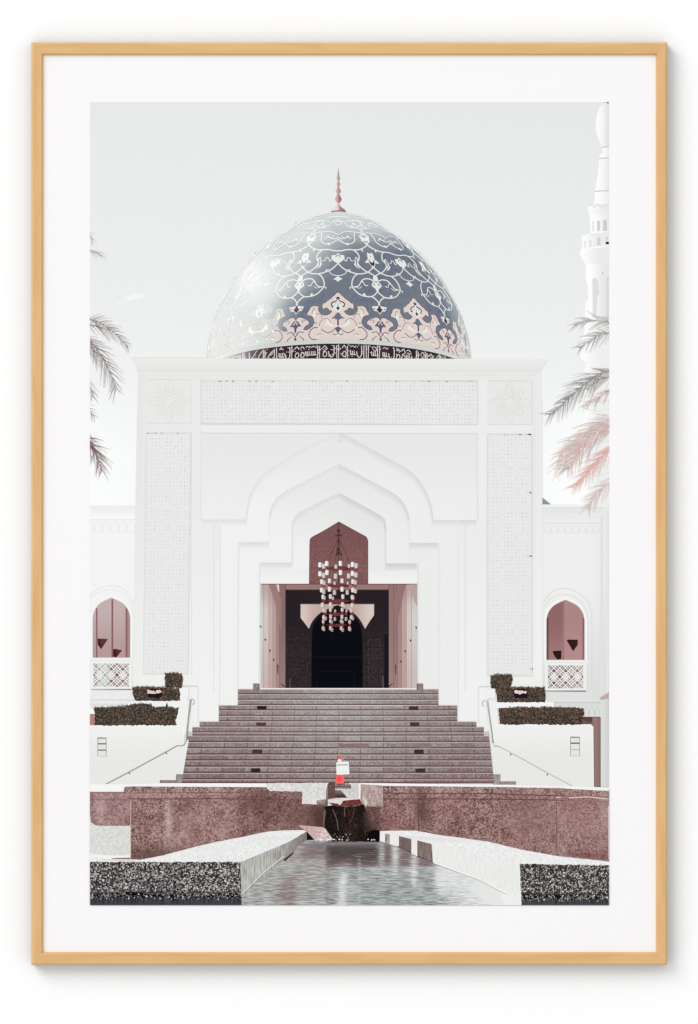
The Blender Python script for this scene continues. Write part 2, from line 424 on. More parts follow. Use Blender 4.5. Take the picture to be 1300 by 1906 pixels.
mfill(b_([(330, 815), (405, 820), (360, 835)]), PURP)
mstroke(b_([(320, 850), (300, 900), (210, 940), (118, 950)]), 1.6, WHT)
mfill(b_([(118, 955), (180, 1000), (240, 1030), (170, 1060), (118, 1102)]), WHT)
mfill(b_([(945, 395), (875, 430), (900, 470), (930, 490), (890, 560), (820, 565), (770, 640), (900, 640), (930, 710), (1010, 765), (1030, 640), (985, 470)]), WHT)
mfill(b_([(985, 600), (945, 650), (960, 700), (1000, 735), (1010, 640)]), MAR)
mfill(b_([(860, 560), (900, 580), (870, 620)]), dark_ink((120, 130, 120)))
mfill(b_([(1060, 960), (965, 1025), (1040, 1085), (950, 1125), (938, 1195), (1010, 1255), (1105, 1325), (1125, 1150), (1080, 1000)]), WHT)
mfill(b_([(985, 1135), (1020, 1165), (1010, 1190), (980, 1160)]), PURP)
mfill(b_([(1075, 1080), (1030, 1110), (1085, 1115)]), PURP)
mfill(b_([(870, 0), (800, 20), (740, 60), (675, 105), (770, 150), (860, 185), (880, 90)]), WHT)
mfill(b_([(790, 120), (850, 110), (850, 150), (790, 155)]), dark_ink((140, 142, 136)))
mstroke(b_([(520, -90), (515, 20), (530, 95), (480, 160), (350, 190), (250, 150), (118, 70)]), 1.9, WHT)
mfill(b_([(300, 170), (370, 150), (390, 190), (345, 225)]), WHT)
mstroke(b_([(118, 20), (200, 60), (300, 40), (360, -10), (400, 40), (450, 50)]), 1.7, WHT)
U = WHT
for pts in ([(629, 437), (643, 431), (660, 432), (672, 434), (686, 443)], [(686, 441), (676, 434), (672, 428), (684, 424)],
            [(629, 412), (640, 413), (646, 420), (657, 424), (668, 422), (672, 416)], [(629, 419), (636, 416), (634, 411), (629, 409)],
            [(645, 413), (655, 410), (668, 413), (676, 420)], [(629, 404), (640, 403), (650, 406)], [(650, 440), (642, 443), (636, 439)], [(655, 415), (661, 417), (657, 420), (650, 419)]):
    mstroke(pts, 1.5, U)
# border and inscription band
def ringband(yc0, yc1, col, col2=None, mat=None):
    d = nz(); n = 90
    for i in range(n):
        u0, u1 = radians(-88+176*i/n), radians(-88+176*(i+1)/n)
        q = [proj(u0, yc0), proj(u1, yc0), proj(u1, yc1), proj(u0, yc1)]
        A.face(q, [lin(col(*p)) for p in q], [lin((col2 or col)(*p)) for p in q], mat or INK, d)
# the band sits on a drum below the dome proper: same ring curve, shifted down
def ringlow(dy0, dy1, col):
    d = nz(); n = 90
    for i in range(n):
        u0, u1 = radians(-86+172*i/n), radians(-86+172*(i+1)/n)
        (xa, ya), (xb, yb) = proj(u0, 632), proj(u1, 632)
        q = [(xa, ya+dy0), (xb, yb+dy0), (xb, yb+dy1), (xa, yb+dy1)]
        q = [(xa, ya+dy0), (xb, yb+dy0), (xb, yb+dy1), (xa, ya+dy1)]
        A.face(q, [lin(col(*p)) for p in q], [lin(col(*p)) for p in q], INK, d)
def bandhaze(x, y):
    return max(1-sst(400, 515, x)*1.0, .25*sst(800, 860, x))
ringlow(0, 7.5, lambda x, y: mix((206, 212, 208), (240, 242, 240), bandhaze(x, y)))
d = nz()
for i in range(-110, 111):
    u = radians(i*.72); p = proj(u, 632)
    A.stroke([(p[0], p[1]+1.6), (p[0], p[1]+5)], .9, mix((226, 229, 226), (242, 244, 242), bandhaze(*p)), d=d)
d = nz()
for i in range(-110, 111):
    u = radians(i*.72+.36); p = proj(u, 632)
    A.stroke([(p[0], p[1]+1.2), (p[0], p[1]+4.6)], .7, mix((172, 178, 178), (236, 238, 236), bandhaze(*p)), d=d)
BK = lambda x, y: mix(mix((46, 32, 42), (78, 46, 58), .5+.5*sin(x*.13)*sin(x*.041+1)), (236, 238, 236), bandhaze(x, y))
ringlow(7.5, 40, BK)
ST = lambda x, y: mix((222, 220, 218), (246, 247, 246), bandhaze(x, y))
ds = [nz() for _ in range(14)]
kk = [0]
def bs(pts, wd, w2=None, smooth=True):
    """stroke of the inscription: x in px along the band at its centre, y from 0 (top) to 26 (bottom)"""
    kk[0] += 1
    q = []
    for x, y in (curve(pts, 4) if smooth and len(pts) > 2 else dense(pts, 4)):
        u = max(-1.4, min(1.4, x/247.)); p = proj(u, 632); q.append((p[0], p[1]+8.5+y))
    A.stroke(q, wd*.84, ST, w2 and w2*.84, d=ds[kk[0] % 14])
x = -345.
RB = random.Random(5)
while x < 345:
    t = RB.random()
    if t < .34:      # tall letters
        n = RB.choice((1, 2, 2, 3))
        for k in range(n): bs([(x+RB.uniform(-.6, .6), RB.uniform(0, 4)), (x+RB.uniform(-.8, .8), 26)], 1.9, 1.5, False); x += 4.2
    elif t < .52:    # bowl
        r = RB.uniform(5, 9)
        bs([(x, 13), (x+1, 20), (x+r*.7, 24), (x+r*1.3, 20), (x+r*1.4, 11), (x+r*1.35, 2)], 1.9); x += r*1.5+2
    elif t < .68:    # long slanting stroke
        bs([(x, 18+RB.uniform(-5, 5)), (x+6, 10), (x+13, 4+RB.uniform(-3, 2))], 1.9, 1.3)
        bs([(x+1, 24), (x+7, 21), (x+13, 22), (x+14, 15)], 1.7); x += 13
    elif t < .84:    # teeth
        for k in range(3): bs([(x, 12), (x+.5, 19), (x+3.2, 19)], 1.7); x += 3.4
        bs([(x-10, 5), (x-6, 3), (x-1, 6)], 1.5)
    else:            # knot
        bs([(x, 20), (x+3, 14), (x+7, 15), (x+7, 21), (x+3, 23), (x, 20)], 1.7)
        bs([(x, 7), (x+4, 3), (x+8, 8)], 1.5); x += 9
    for k in range(5):
        dx, dy = RB.uniform(-11, 2), RB.uniform(1, 24)
        bs([(x+dx, dy), (x+dx+1.6, dy+.3)], 1.8, None, False)
    if RB.random() < .4: bs([(x-9, 9+RB.uniform(-4, 6)), (x-4, 11), (x, 7)], 1.2)
    x += RB.uniform(.8, 2.2)
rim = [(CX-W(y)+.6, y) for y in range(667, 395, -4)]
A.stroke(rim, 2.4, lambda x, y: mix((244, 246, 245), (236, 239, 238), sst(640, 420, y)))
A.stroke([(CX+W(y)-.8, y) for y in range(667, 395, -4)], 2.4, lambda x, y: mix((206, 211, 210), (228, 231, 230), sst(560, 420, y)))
A.build(sheet, 'blue and pink patterned dome with white scrollwork and an inscription band')

A = Art('dome_finial')
def lathe(cx, prof, cl_, cr_):
    q = [(cx-r, y) for y, r in prof]+[(cx+r, y) for y, r in prof[::-1]]
    A.fill(q, lambda x, y: mix(cl_, cr_, sst(cx-4, cx+6, x)), cell=1.6)
lathe(630, [(313, .2), (320, .9), (327, 1.8), (331, 3.0), (334, 2.8), (337, 1)], (224, 196, 186), (140, 108, 104))
lathe(630, [(336, 1), (339, 1.8), (342, 3.4), (345, 2.6), (348, 1)], (226, 190, 182), (150, 110, 108))
lathe(630, [(347, 1), (351, 2.6), (355, 4.7), (358, 4.0), (361, 1.4)], (224, 176, 170), (164, 118, 116))
lathe(630, [(360, 1.2), (365, 3.6), (370, 6.0), (374, 4.8), (378, 1.6)], (226, 172, 168), (142, 94, 96))
lathe(630, [(377, 1.6), (382, 2.6), (386, 6), (390, 12), (394, 14.5), (393, 4)], (246, 222, 216), (170, 122, 120))
A.stroke([(617, 394), (624, 392.6), (632, 392.6), (640, 393), (644, 394.3)], 1.6, (126, 92, 90))
A.build(sheet, 'pink gilded beaded finial on top of the dome')

# ------------------------------------------------------------------ minaret
level(3)
A = Art('minaret')
def mcol(lo__, hi_, x0, x1): return lambda x, y: mix(g(hi_), g(lo__), sst(x0, x1, x))
E = 1140
def mpoly(pts, a=226, b=252, cell=5):
    xs = [p[0] for p in pts]; A.fill(pts+[(E, pts[-1][1]), (E, pts[0][1])], mcol(a, b, min(xs)+4, min(xs)+40), cell=cell)
mpoly([(1098, 600), (1098, 960)], 240, 250)   # body behind the palms
mpoly([(1090, 560), (1088, 620), (1079, 640), (1082, 668), (1092, 676), (1086, 700), (1090, 760), (1084, 800), (1090, 860), (1084, 960)], 238, 253)
mpoly(curve([(1130, 191), (1118, 197), (1112, 212), (1109, 234), (1112, 252), (1121, 273)], 4), 205, 250)
mpoly([(1121, 272), (1122, 282), (1116, 290), (1114.5, 297)], 214, 250)
mpoly([(1116, 297), (1113, 325), (1107.5, 357)], 222, 251)
mpoly([(1107, 357), (1107, 380)], 228, 252)
mpoly([(1093, 381), (1096, 397), (1102, 399)], 232, 250)
mpoly([(1097, 398), (1098, 410), (1100, 434)], 232, 253)
mpoly([(1083, 438), (1084, 460), (1079, 472), (1090, 492)], 234, 252)
mpoly([(1091, 492), (1090, 518), (1094, 530), (1096, 578), (1090, 600)], 230, 254)
for y, x in ((274, 1121), (295, 1115), (356, 1107)): A.stroke([(x, y), (E, y-1.2)], 1.8, g(196))
A.stroke([(1079, 473), (1100, 462), (E, 457)], 2.2, g(252)); A.stroke([(1083, 441), (1105, 434), (E, 430)], 1.8, g(252))
A.stroke([(1093, 384), (1100, 381), (1106, 386), (1113, 380), (1120, 386), (1127, 380), (E, 385)], 2, g(222))
for x0, y0, x1, y1, v_ in ((1103, 412, 1106, 431, 226), (1112, 411, 1117, 430, 208), (1123, 410, 1130, 430, 204), (1087, 448, 1091, 461, 232), (1097, 446, 1101, 459, 226), (1112, 442, 1118, 456, 210), (1128, 440, 1132, 455, 216)):
    A.rect(x0, y0, x1, y1, g(v_))
A.fill([(1103, 520), (1108, 516), (1113, 522), (1116, 545), (1112, 552), (1110, 590), (1104, 590)], g(222), cell=9)
A.rect(1129, 516, 1140, 600, g(216)); A.disc(1122, 508, 1.2, 1.5, g(170))
A.rect(1128, 450, 1136, 454.6, (28, 30, 28)); A.rect(1122, 187, 1134, 191, (232, 190, 190)); A.rect(1130, 189, 1136, 192.5, (120, 96, 96))
for i in range(4): A.stroke([(1088, 700+i*60), (1112, 706+i*60), (E, 700+i*60)], 1.6, g(228))
for i in range(6): A.stroke([(1092+i*8, 750), (1098+i*8, 744), (1104+i*8, 750)], 1.2, g(216))
A.build(sheet, 'white minaret cut off by the right edge of the picture')

# ------------------------------------------------------------------ side wings
def dentils(A, x0, x1, y0, y1, n, col):
    for i in range(n):
        a = x0+(x1-x0)*i/n; b_ = x0+(x1-x0)*(i+1)/n; m_ = (a+b_)/2
        A.stroke([(a+1, y1), (a+2, y0+6), (m_, y0+1), (b_-2, y0+6), (b_-1, y1)], 1.2, col)
def arch(xl, xr, yb, ysp, ya, bul=.5):
    xm = (xl+xr)/2
    L_ = curve([(xl, ysp), (xl+(xm-xl)*.10, ysp-(ysp-ya)*.36), (xl+(xm-xl)*.40, ysp-(ysp-ya)*.72), (xm, ya)], 5)
    return [(xl, yb)]+L_+[(2*xm-x, y) for x, y in L_[::-1]][1:]+[(xr, yb)]
A = Art('side_wing')
A.rect(160, 938, 262, 1320, lambda x, y: mix(g(243), g(234), sst(1080, 1250, y)), cell=12)
A.rect(160, 938, 256, 943, g(250)); A.rect(160, 943, 256, 966, lambda x, y: mix(g(236), g(247), sst(943, 964, y)), cell=5)
A.stroke([(160, 942), (255, 942)], 1.2, g(226)); A.stroke([(160, 967.5), (255, 967.5)], 1.2, g(228)); A.stroke([(160, 990), (252, 990)], 1, g(231))
dentils(A, 160, 252, 970, 988, 6, g(230))
A.stroke(curve([(160, 1118), (172, 1103), (190, 1094), (208, 1090), (228, 1095), (242, 1108), (249, 1126)], 4), 1.4, g(228))
A.stroke(curve([(160, 1124), (174, 1108), (192, 1100), (208, 1098), (225, 1101), (239, 1113), (246, 1130), (247, 1150), (247, 1225)], 4), 1.2, g(226))
A.rect(160, 1224, 246, 1230, g(240)); A.stroke([(160, 1303), (262, 1303)], 1.4, g(205)); A.stroke([(160, 1311), (230, 1311)], 3, g(226))
dentils(A, 160, 232, 1308, 1318, 5, g(205))
A.build(sheet, 'white wing of the mosque left of the gateway')
A = Art('side_wing')
A.rect(1000, 941, 1145, 1470, lambda x, y: mix(g(238), g(222), sst(1080, 1300, y)*.9+.3*sst(1090, 1134, x)), cell=14)
A.fill([(1010, 926), (1028, 940.5), (1010, 940.5)], (142, 148, 148))
A.rect(1009, 939, 1130, 944, g(240)); A.rect(1009, 944, 1122, 974, lambda x, y: mix(g(230), g(236), sst(944, 972, y)), cell=6)
A.stroke([(1009, 945), (1126, 945)], 1.3, g(218)); A.stroke([(1009, 953), (1124, 953)], 1, g(224)); A.stroke([(1009, 974), (1118, 974)], 1.3, g(220)); A.stroke([(1009, 992), (1118, 992)], 1, g(226))
dentils(A, 1012, 1118, 976, 991, 8, g(224))
A.rect(1118, 960, 1123, 1300, g(226)); A.rect(1128, 950, 1140, 1290, g(228))
A.stroke(curve([(1012, 1122), (1022, 1106), (1036, 1098), (1052, 1095), (1072, 1101), (1090, 1114), (1100, 1132), (1102, 1160), (1102, 1282)], 4), 1.3, g(216))
A.stroke(curve([(1014, 1130), (1024, 1115), (1038, 1108), (1052, 1106), (1068, 1110), (1083, 1122), (1093, 1142), (1095, 1165), (1095, 1282)], 4), 1.2, g(222))
A.rect(1012, 1228, 1096, 1236, g(236)); A.stroke([(1018, 1286.5), (1090, 1286.5)], 2.2, (130, 92, 94)); A.stroke([(1010, 1308), (1120, 1308)], 1.8, g(200))
A.stroke([(1010, 1312), (1118, 1312)], 2, g(216))
dentils(A, 1086, 1118, 1314, 1331, 3, g(196))
A.rect(1072, 1334, 1117.5, 1352, (122, 84, 84)); A.fill([(1084, 1334), (1115, 1334), (1112, 1340), (1096, 1345), (1084, 1338)], (96, 66, 64))
A.rect(1103, 1335, 1118.5, 1468, lambda x, y: mix((150, 118, 116), (128, 100, 98), sst(1112, 1119, x)), cell=5)
A.rect(1119, 1300, 1142, 1470, lambda x, y: mix(g(220), g(206), sst(1122, 1136, x)), cell=6)
A.fill([(1116, 1299), (1128, 1292), (1142, 1288), (1142, 1300), (1120, 1303)], (196, 166, 164))
A.stroke([(1116, 1299), (1128, 1292), (1142, 1288)], 2, g(200))
A.build(sheet, 'white wing of the mosque right of the gateway with a pink doorway')

def window(xl, xr, yb, ysp, ya, draw, label):
    global A
    A = Art('arched_window')
    A.fill(arch(xl-5, xr+5, yb, ysp, ya-6), g(246)); A.fill(arch(xl-1.2, xr+1.2, yb, ysp, ya-1.5), g(215))
    draw(arch(xl, xr, yb, ysp, ya)); A.build(sheet, label)
def wl(p):
    A.fill(p, lambda x, y: mix(mix((196, 176, 174), (182, 152, 150), sst(1120, 1224, y)), (170, 128, 128), sst(232, 240, x)), cell=6)
    for x0, w_ in ((180.5, 2.6), (209.5, 3.2), (236, 3.0)):
        A.rect(x0-w_/2, 1113+abs(x0-208)**1.6*.085+2, x0+w_/2, 1224, (142, 92, 96))
    A.fill([(182, 1188.5), (201.5, 1189.3), (188.4, 1208.5), (182.4, 1200)], (74, 38, 34)); A.fill([(186, 1188.5), (201.5, 1189.3), (190, 1204)], (96, 54, 46))
    A.fill([(211, 1209), (214, 1207.6), (228, 1210.5), (216.5, 1224), (211, 1222)], (72, 34, 32)); A.fill([(216, 1209), (228, 1210.5), (220, 1219)], (92, 50, 44))
window(173.3, 242.4, 1224, 1149.6, 1112.8, wl, 'arched opening in the left wing with two dark wall lamps')
def wr(p):
    A.fill(p, lambda x, y: mix(mix((146, 102, 102), (176, 132, 132), sst(1047, 1051, x)), (196, 150, 148), .35*sst(1150, 1228, y)), cell=4)
    A.rect(1018, 1150, 1021.5, 1228, (110, 72, 74)); A.rect(1084.5, 1150, 1087.5, 1228, (140, 96, 98)); A.stroke([(1049, 1119), (1049, 1228)], 1.2, (150, 108, 108))
    A.fill([(1055, 1191.5), (1059, 1190.2), (1076, 1190.7), (1075.5, 1201), (1067, 1212.3)], (52, 30, 28))
    A.fill([(1028.5, 1213), (1032, 1211.5), (1045.5, 1211), (1045, 1226), (1038, 1228), (1033, 1222)], (48, 26, 26))
window(1017.7, 1088.2, 1228.3, 1154, 1116.7, wr, 'arched opening in the right wing with two dark wall lamps')
def balus(x0, y0, x1, y1, colf, label):
    global A
    A = Art('balustrade')
    A.rect(x0-6, y0-8, x1+6, y1+3.5, g(238)); A.stroke([(x0-5, y0-5), (x1+5, y0-5)], 1, g(224))
    A.rect(x0, y0, x1, y1, colf, cell=5)
    W_ = g(234); d = [nz() for _ in range(6)]; n = 3
    # stars in three bays with diagonal netting
    cw_ = (x1-x0)/n; ym = (y0+y1)/2
    for i in range(n*2+1):
        xx = x0+cw_*i/2
    def cl(p, q):
        # clip a segment to the panel
        (xa, ya), (xb, yb) = p, q; t0, t1 = 0., 1.
        for pp, qq in ((-(xb-xa), xa-x0), (xb-xa, x1-xa), (-(yb-ya), ya-y0), (yb-ya, y1-ya)):
            if pp == 0:
                if qq < 0: return None
            else:
                r = qq/pp
                if pp < 0: t0 = max(t0, r)
                else: t1 = min(t1, r)
        if t0 >= t1: return None
        return [(xa+(xb-xa)*t0, ya+(yb-ya)*t0), (xa+(xb-xa)*t1, ya+(yb-ya)*t1)]
    st = cw_/2
    H = y1-y0
    for k in range(-8, 14):
        for sg, dd in ((1, 0), (-1, 1)):
            seg = cl((x0+k*st+cw_/4, ym-st*2), (x0+k*st+cw_/4+sg*st*4, ym+st*2))
            if seg: A.stroke(seg, 1.9, W_, d=d[dd])
            seg = cl((x0+k*st+cw_/4+st/2, ym-st*2.), (x0+k*st+cw_/4+st/2+sg*st*4, ym+st*2.))
            if seg and k % 2 == 0: A.stroke(seg, 1.3, W_, d=d[dd])
    for i in range(n):
        cx = x0+cw_*(i+.5); A.disc(cx, ym, 2.2, 2.2, W_, d=d[2])
        for a in range(10):
            t = 2*pi*a/10+pi/10; A.stroke([(cx, ym), (cx+cos(t)*8.5, ym+sin(t)*9)], 1.3, W_, d=d[3+a % 3])
    A.stroke([(x0-4, y1+5.5), (x1+5, y1+5.5)], 1.8, lambda x, y: mix(g(180), (128, 92, 94), sst(x0+20, x0+45, x)))
    A.build(sheet, label)
balus(174.5, 1235, 240, 1278, lambda x, y: mix((150, 120, 118), (128, 76, 84), .5+.5*sin((x-178)*.2)) if x > 198 or x < 181 else (178, 180, 176), 'pierced white balustrade under the left arched opening')
balus(1020.5, 1238.5, 1086, 1281, lambda x, y: mix((128, 84, 88), (152, 124, 122), sst(1040, 1070, x)), 'pierced white balustrade under the right arched opening')

# ------------------------------------------------------------------ gateway
level(140)
A = Art('gateway')
FC = lambda x, y: mix(g(231), g(238), sst(820, 1280, y))
def fc2(x, y): return mix((233, 234, 231), (241, 242, 239), sst(820, 1280, y))
A.fill([(258, 690), (1006, 690), (1010, 760), (1010, 1300), (1030, 1310), (1030, 1470), (330, 1470), (330, 1300), (248, 1300), (252, 960), (256, 760)], FC, fc2, cell=20)
A.fill([(258, 692), (266, 692), (264, 960), (262, 1252), (249, 1300), (252, 960), (256, 760)], lambda x, y: mix(g(229), g(237), sst(800, 1250, y)), cell=20)
A.fill([(998, 694), (1006, 692), (1010, 760), (1010, 1256), (998, 1256)], lambda x, y: mix(g(234), g(240), sst(800, 1250, y)), cell=20)
A.fill([(247, 667), (1018, 669.5), (1006, 693), (258, 692)], lambda x, y: mix((234, 234, 231), (229, 230, 227), sst(672, 694, y)), cell=5)
A.stroke([(247, 667.5), (450, 667), (1018, 670)], 2.2, (238, 238, 234)); A.stroke([(247, 666.2), (500, 665.8)], 1, g(218))
A.stroke([(256, 690), (1006, 691.5)], 1.2, g(224)); A.stroke([(262, 697), (1000, 698)], .8, g(226))
# frame bands
LN = g(217)
A.rect(373.5, 788.5, 890, 805, g(236)); A.rect(356.5, 706, 374, 1256, g(234)); A.rect(890, 706, 907.5, 1256, g(236))
A.rect(270, 788.5, 356.5, 804, g(233)); A.rect(907.5, 790, 992, 806, g(236))
A.stroke([(374, 806.3), (888, 807)], 1.8, g(219)); A.stroke([(376, 811), (888, 812)], 1.2, g(226))
A.stroke([(374, 700), (374, 966)], 1, g(225)); A.stroke([(889, 806), (889, 968)], 1.4, g(222))
A.stroke([(907, 806), (907, 1256)], 1, g(226)); A.stroke([(357, 806), (357, 1256)], 1, g(226))
for x0, x1, y0, y1 in ((275, 356, 706.5, 787.5), (908.5, 990.5, 709, 790)):
    A.stroke([(x0, y0), (x1, y0), (x1, y1)], 1.2, g(217)); A.stroke([(x0, y1), (x1, y1)], 1.2, g(219))
    cx, cy = (x0+x1)/2, (y0+y1)/2
    for a in range(8):
        t = a*pi/4; L_ = 38 if a % 2 == 0 else 32
        pt = [(cx+cos(t)*r-sin(t)*s_, cy+sin(t)*r+cos(t)*s_) for r, s_ in ((8, 0), (14, 3.5), (L_*.62, 7.5), (L_*.88, 5), (L_, 0), (L_*.88, -5), (L_*.62, -7.5), (14, -3.5), (8, 0))]
        A.stroke(curve(pt, 4), .9, g(222))
        pt = [(cx+cos(t)*r-sin(t)*s_, cy+sin(t)*r+cos(t)*s_) for r, s_ in ((16, 0), (L_*.6, 3), (L_*.8, 0), (L_*.6, -3), (16, 0))]
        A.stroke(curve(pt, 4), .7, g(227))
# recessed field and the three stepped arches
fld = [(375.5, 808), (888, 808.5), (888, 968), (375.5, 967)]
A.fill(fld, lambda x, y: mix(g(230.5), g(237), sst(810, 965, y)), cell=12)
def soft(line, wd, c0, c1, n=4):
    for i in range(n):
        t = i/(n-1.0); A.stroke(line, wd*(1-t)+.7*t, mix(c1, c0, t**1.3), None)
def mirror(pts, ax): return [(2*ax-x, y) for x, y in pts[::-1]]
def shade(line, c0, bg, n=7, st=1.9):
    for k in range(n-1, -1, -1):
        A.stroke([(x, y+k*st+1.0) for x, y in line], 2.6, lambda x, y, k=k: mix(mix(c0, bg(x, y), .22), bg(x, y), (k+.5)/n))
a1l = curve([(457.7, 967), (464, 928), (476, 901), (498, 876), (553, 842), (602, 818), (632, 808)], 5)
a1r = curve([(632, 808), (645, 811), (707, 845), (762, 876), (787, 904), (801, 935), (806, 968)], 5)
a2l = curve([(501.5, 962), (507, 941), (525, 919), (584, 888), (631.5, 864)], 5)
a2r = curve([(631.5, 864), (707, 904), (741, 925), (756, 947), (761.5, 968)], 5)
a3l = curve([(544.5, 975), (550, 962), (565, 950), (631.5, 917.7)], 5)
a3r = curve([(631.5, 917.7), (707, 959), (716, 971.5), (717.7, 985)], 5)
S1 = a1l+a1r[1:]+[(853, 968.5), (854, 1345), (851, 1345), (408, 1345), (410, 967)]
S2 = a2l+a2r[1:]+[(762, 1010.5), (818, 1010.5), (817, 1313), (443, 1313), (444.5, 1008.5), (501, 1008.5)]
S3 = a3l+a3r[1:]+[(717.7, 1048.5), (777.7, 1048.5), (778, 1284), (484, 1284), (484, 1047), (544.5, 1047)]
A.rect(358, 968.5, 409, 1345, lambda x, y: mix(g(235), g(240), sst(970, 1250, y)), cell=20)
A.rect(853, 969.5, 906, 1345, lambda x, y: mix(g(235), g(240), sst(970, 1250, y)), cell=20)
EDG = g(210)
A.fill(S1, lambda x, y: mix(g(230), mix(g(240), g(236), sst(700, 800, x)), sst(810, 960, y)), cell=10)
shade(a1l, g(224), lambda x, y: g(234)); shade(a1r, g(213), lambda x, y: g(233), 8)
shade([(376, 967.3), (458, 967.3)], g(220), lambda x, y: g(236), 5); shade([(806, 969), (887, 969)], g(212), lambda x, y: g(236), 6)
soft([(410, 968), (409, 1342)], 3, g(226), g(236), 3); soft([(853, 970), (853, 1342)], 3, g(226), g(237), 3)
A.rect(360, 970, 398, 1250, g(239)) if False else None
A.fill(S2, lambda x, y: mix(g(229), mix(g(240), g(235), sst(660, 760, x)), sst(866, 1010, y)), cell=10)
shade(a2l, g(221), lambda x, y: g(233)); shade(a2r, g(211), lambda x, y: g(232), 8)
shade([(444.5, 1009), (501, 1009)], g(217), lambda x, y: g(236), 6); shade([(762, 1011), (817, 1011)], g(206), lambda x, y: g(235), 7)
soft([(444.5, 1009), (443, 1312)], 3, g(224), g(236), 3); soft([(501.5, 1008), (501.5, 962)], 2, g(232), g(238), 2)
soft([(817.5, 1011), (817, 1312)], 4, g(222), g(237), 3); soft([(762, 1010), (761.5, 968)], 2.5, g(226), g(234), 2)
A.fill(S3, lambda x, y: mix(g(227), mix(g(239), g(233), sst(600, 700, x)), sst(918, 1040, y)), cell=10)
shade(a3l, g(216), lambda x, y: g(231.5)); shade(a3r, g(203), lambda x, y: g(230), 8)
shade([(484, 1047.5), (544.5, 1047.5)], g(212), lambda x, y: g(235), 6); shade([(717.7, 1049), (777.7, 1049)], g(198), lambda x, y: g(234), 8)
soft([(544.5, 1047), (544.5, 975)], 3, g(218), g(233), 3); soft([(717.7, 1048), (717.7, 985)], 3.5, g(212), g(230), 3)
soft([(484, 1048), (483, 1282)], 3, g(220), g(235), 3); soft([(777.7, 1049), (778, 1282)], 4, g(216), g(234), 3)
for x, y in ((631.5, 820), (631.5, 872), (631.5, 925)): A.fill([(x-5, y+1), (x, y-4), (x+5, y+1), (x, y+2.5)], g(222))
A.rect(485, 1062, 777, 1087, lambda x, y: mix(g(236), g(241), sst(1060, 1086, y)), cell=8)
# plinth lines
A.stroke([(300, 1277), (369, 1277)], 1.3, g(206)); A.stroke([(369, 1277), (369, 1345)], 1, g(226)); A.stroke([(891, 1278), (918, 1278)], 1.3, g(206)); A.stroke([(891, 1278), (891, 1345)], 1, g(226))
A.stroke([(398, 975), (398, 1290)], 1, g(233)); A.stroke([(866, 975), (866, 1290)], 1, g(233))
A.build(sheet, 'tall white gateway with nested pointed arches below the dome')

# lattice panels
RL = random.Random(3)
def lattice(quad, nx, ny, label, lite=False):
    global A
    level(318)
    A = Art('lattice_panel')
    (x0, y0), (x1, _), (x2, y2), (x3, _) = quad
    A.fill(quad, g(229 if not lite else 231), g(232), FINE, cell=20)
    P = lambda u, v: (x0+(x1-x0)*u+((x3-x0)*(1-u)+(x2-x1)*u)*v, y0+(y2-y0)*v)
    d = [nz() for _ in range(3)]
    for j in range(ny):
        for i in range(nx):
            x, y = P((i+.5)/nx, (j+.5)/ny)
            k = (i % 4 in (1, 2)) + (j % 4 in (1, 2)); v_ = 214+RL.uniform(-7, 7) - (4 if k == 2 else 0) + (5 if lite else 0)
            r = (1.55, 1.3, 1.75)[k]*RL.uniform(.8, 1.15)
            ph = ((i+j) % 2)*pi/4
            A.fill([(x+r*cos(ph+a*pi/2), y+r*1.05*sin(ph+a*pi/2)) for a in range(4)], g(v_), d=d[0])
            if k == 0: A.fill([(x+(r+1.4)*cos(a*pi/2), y+.5*sin(a*pi/2)) for a in range(4)], g(v_+9), d=d[1])
    for j in range(0, ny+1, 4): A.stroke([P(0, j/ny), P(1, j/ny)], .9, g(235), d=d[2])
    for i in range(0, nx+1, 4): A.stroke([P(i/nx, 0), P(i/nx, 1)], .9, g(235), d=d[2])
    A.stroke([P(0, 0), P(0, 1)], 1.0, g(219)); A.stroke([P(0, 0), P(1, 0)], 1.0, g(219)); A.stroke([P(1, 0), P(1, 1)], .9, g(221)); A.stroke([P(0, 1), P(1, 1)], .9, g(221))
    dg = nz()
    for _ in range(nx): 
        u = RL.random(); x, y = P(u, 0); A.stroke([(x, y+.6), (x+RL.uniform(2, 4), y+.6)], 1.3, g(RL.uniform(188, 212)), d=dg)
    A.build(sheet, label)
lattice([(375.5, 709), (889.5, 710), (889.5, 790), (375.5, 787.5)], 76, 12, 'long horizontal lattice panel over the arches')
A = None
lattice([(273.5, 806), (355.5, 806), (350, 1254), (267, 1254)], 12, 66, 'tall lattice panel on the left pier', True)
lattice([(908.5, 808.5), (990, 808.5), (991, 1258), (909, 1256)], 12, 66, 'tall lattice panel on the right pier', True)
for x, y, w_ in ((989.5, 917, 3), (990, 1035, 3), (989, 808.8, 5), (992, 1245, 2)):
    A = Art('lattice_gap'); A.rect(x-w_, y-1.2, x, y+1.2, (66, 62, 60)); A.stroke([(x-w_-5, y), (x-w_, y)], 1, g(180))
    A.build(sheet)

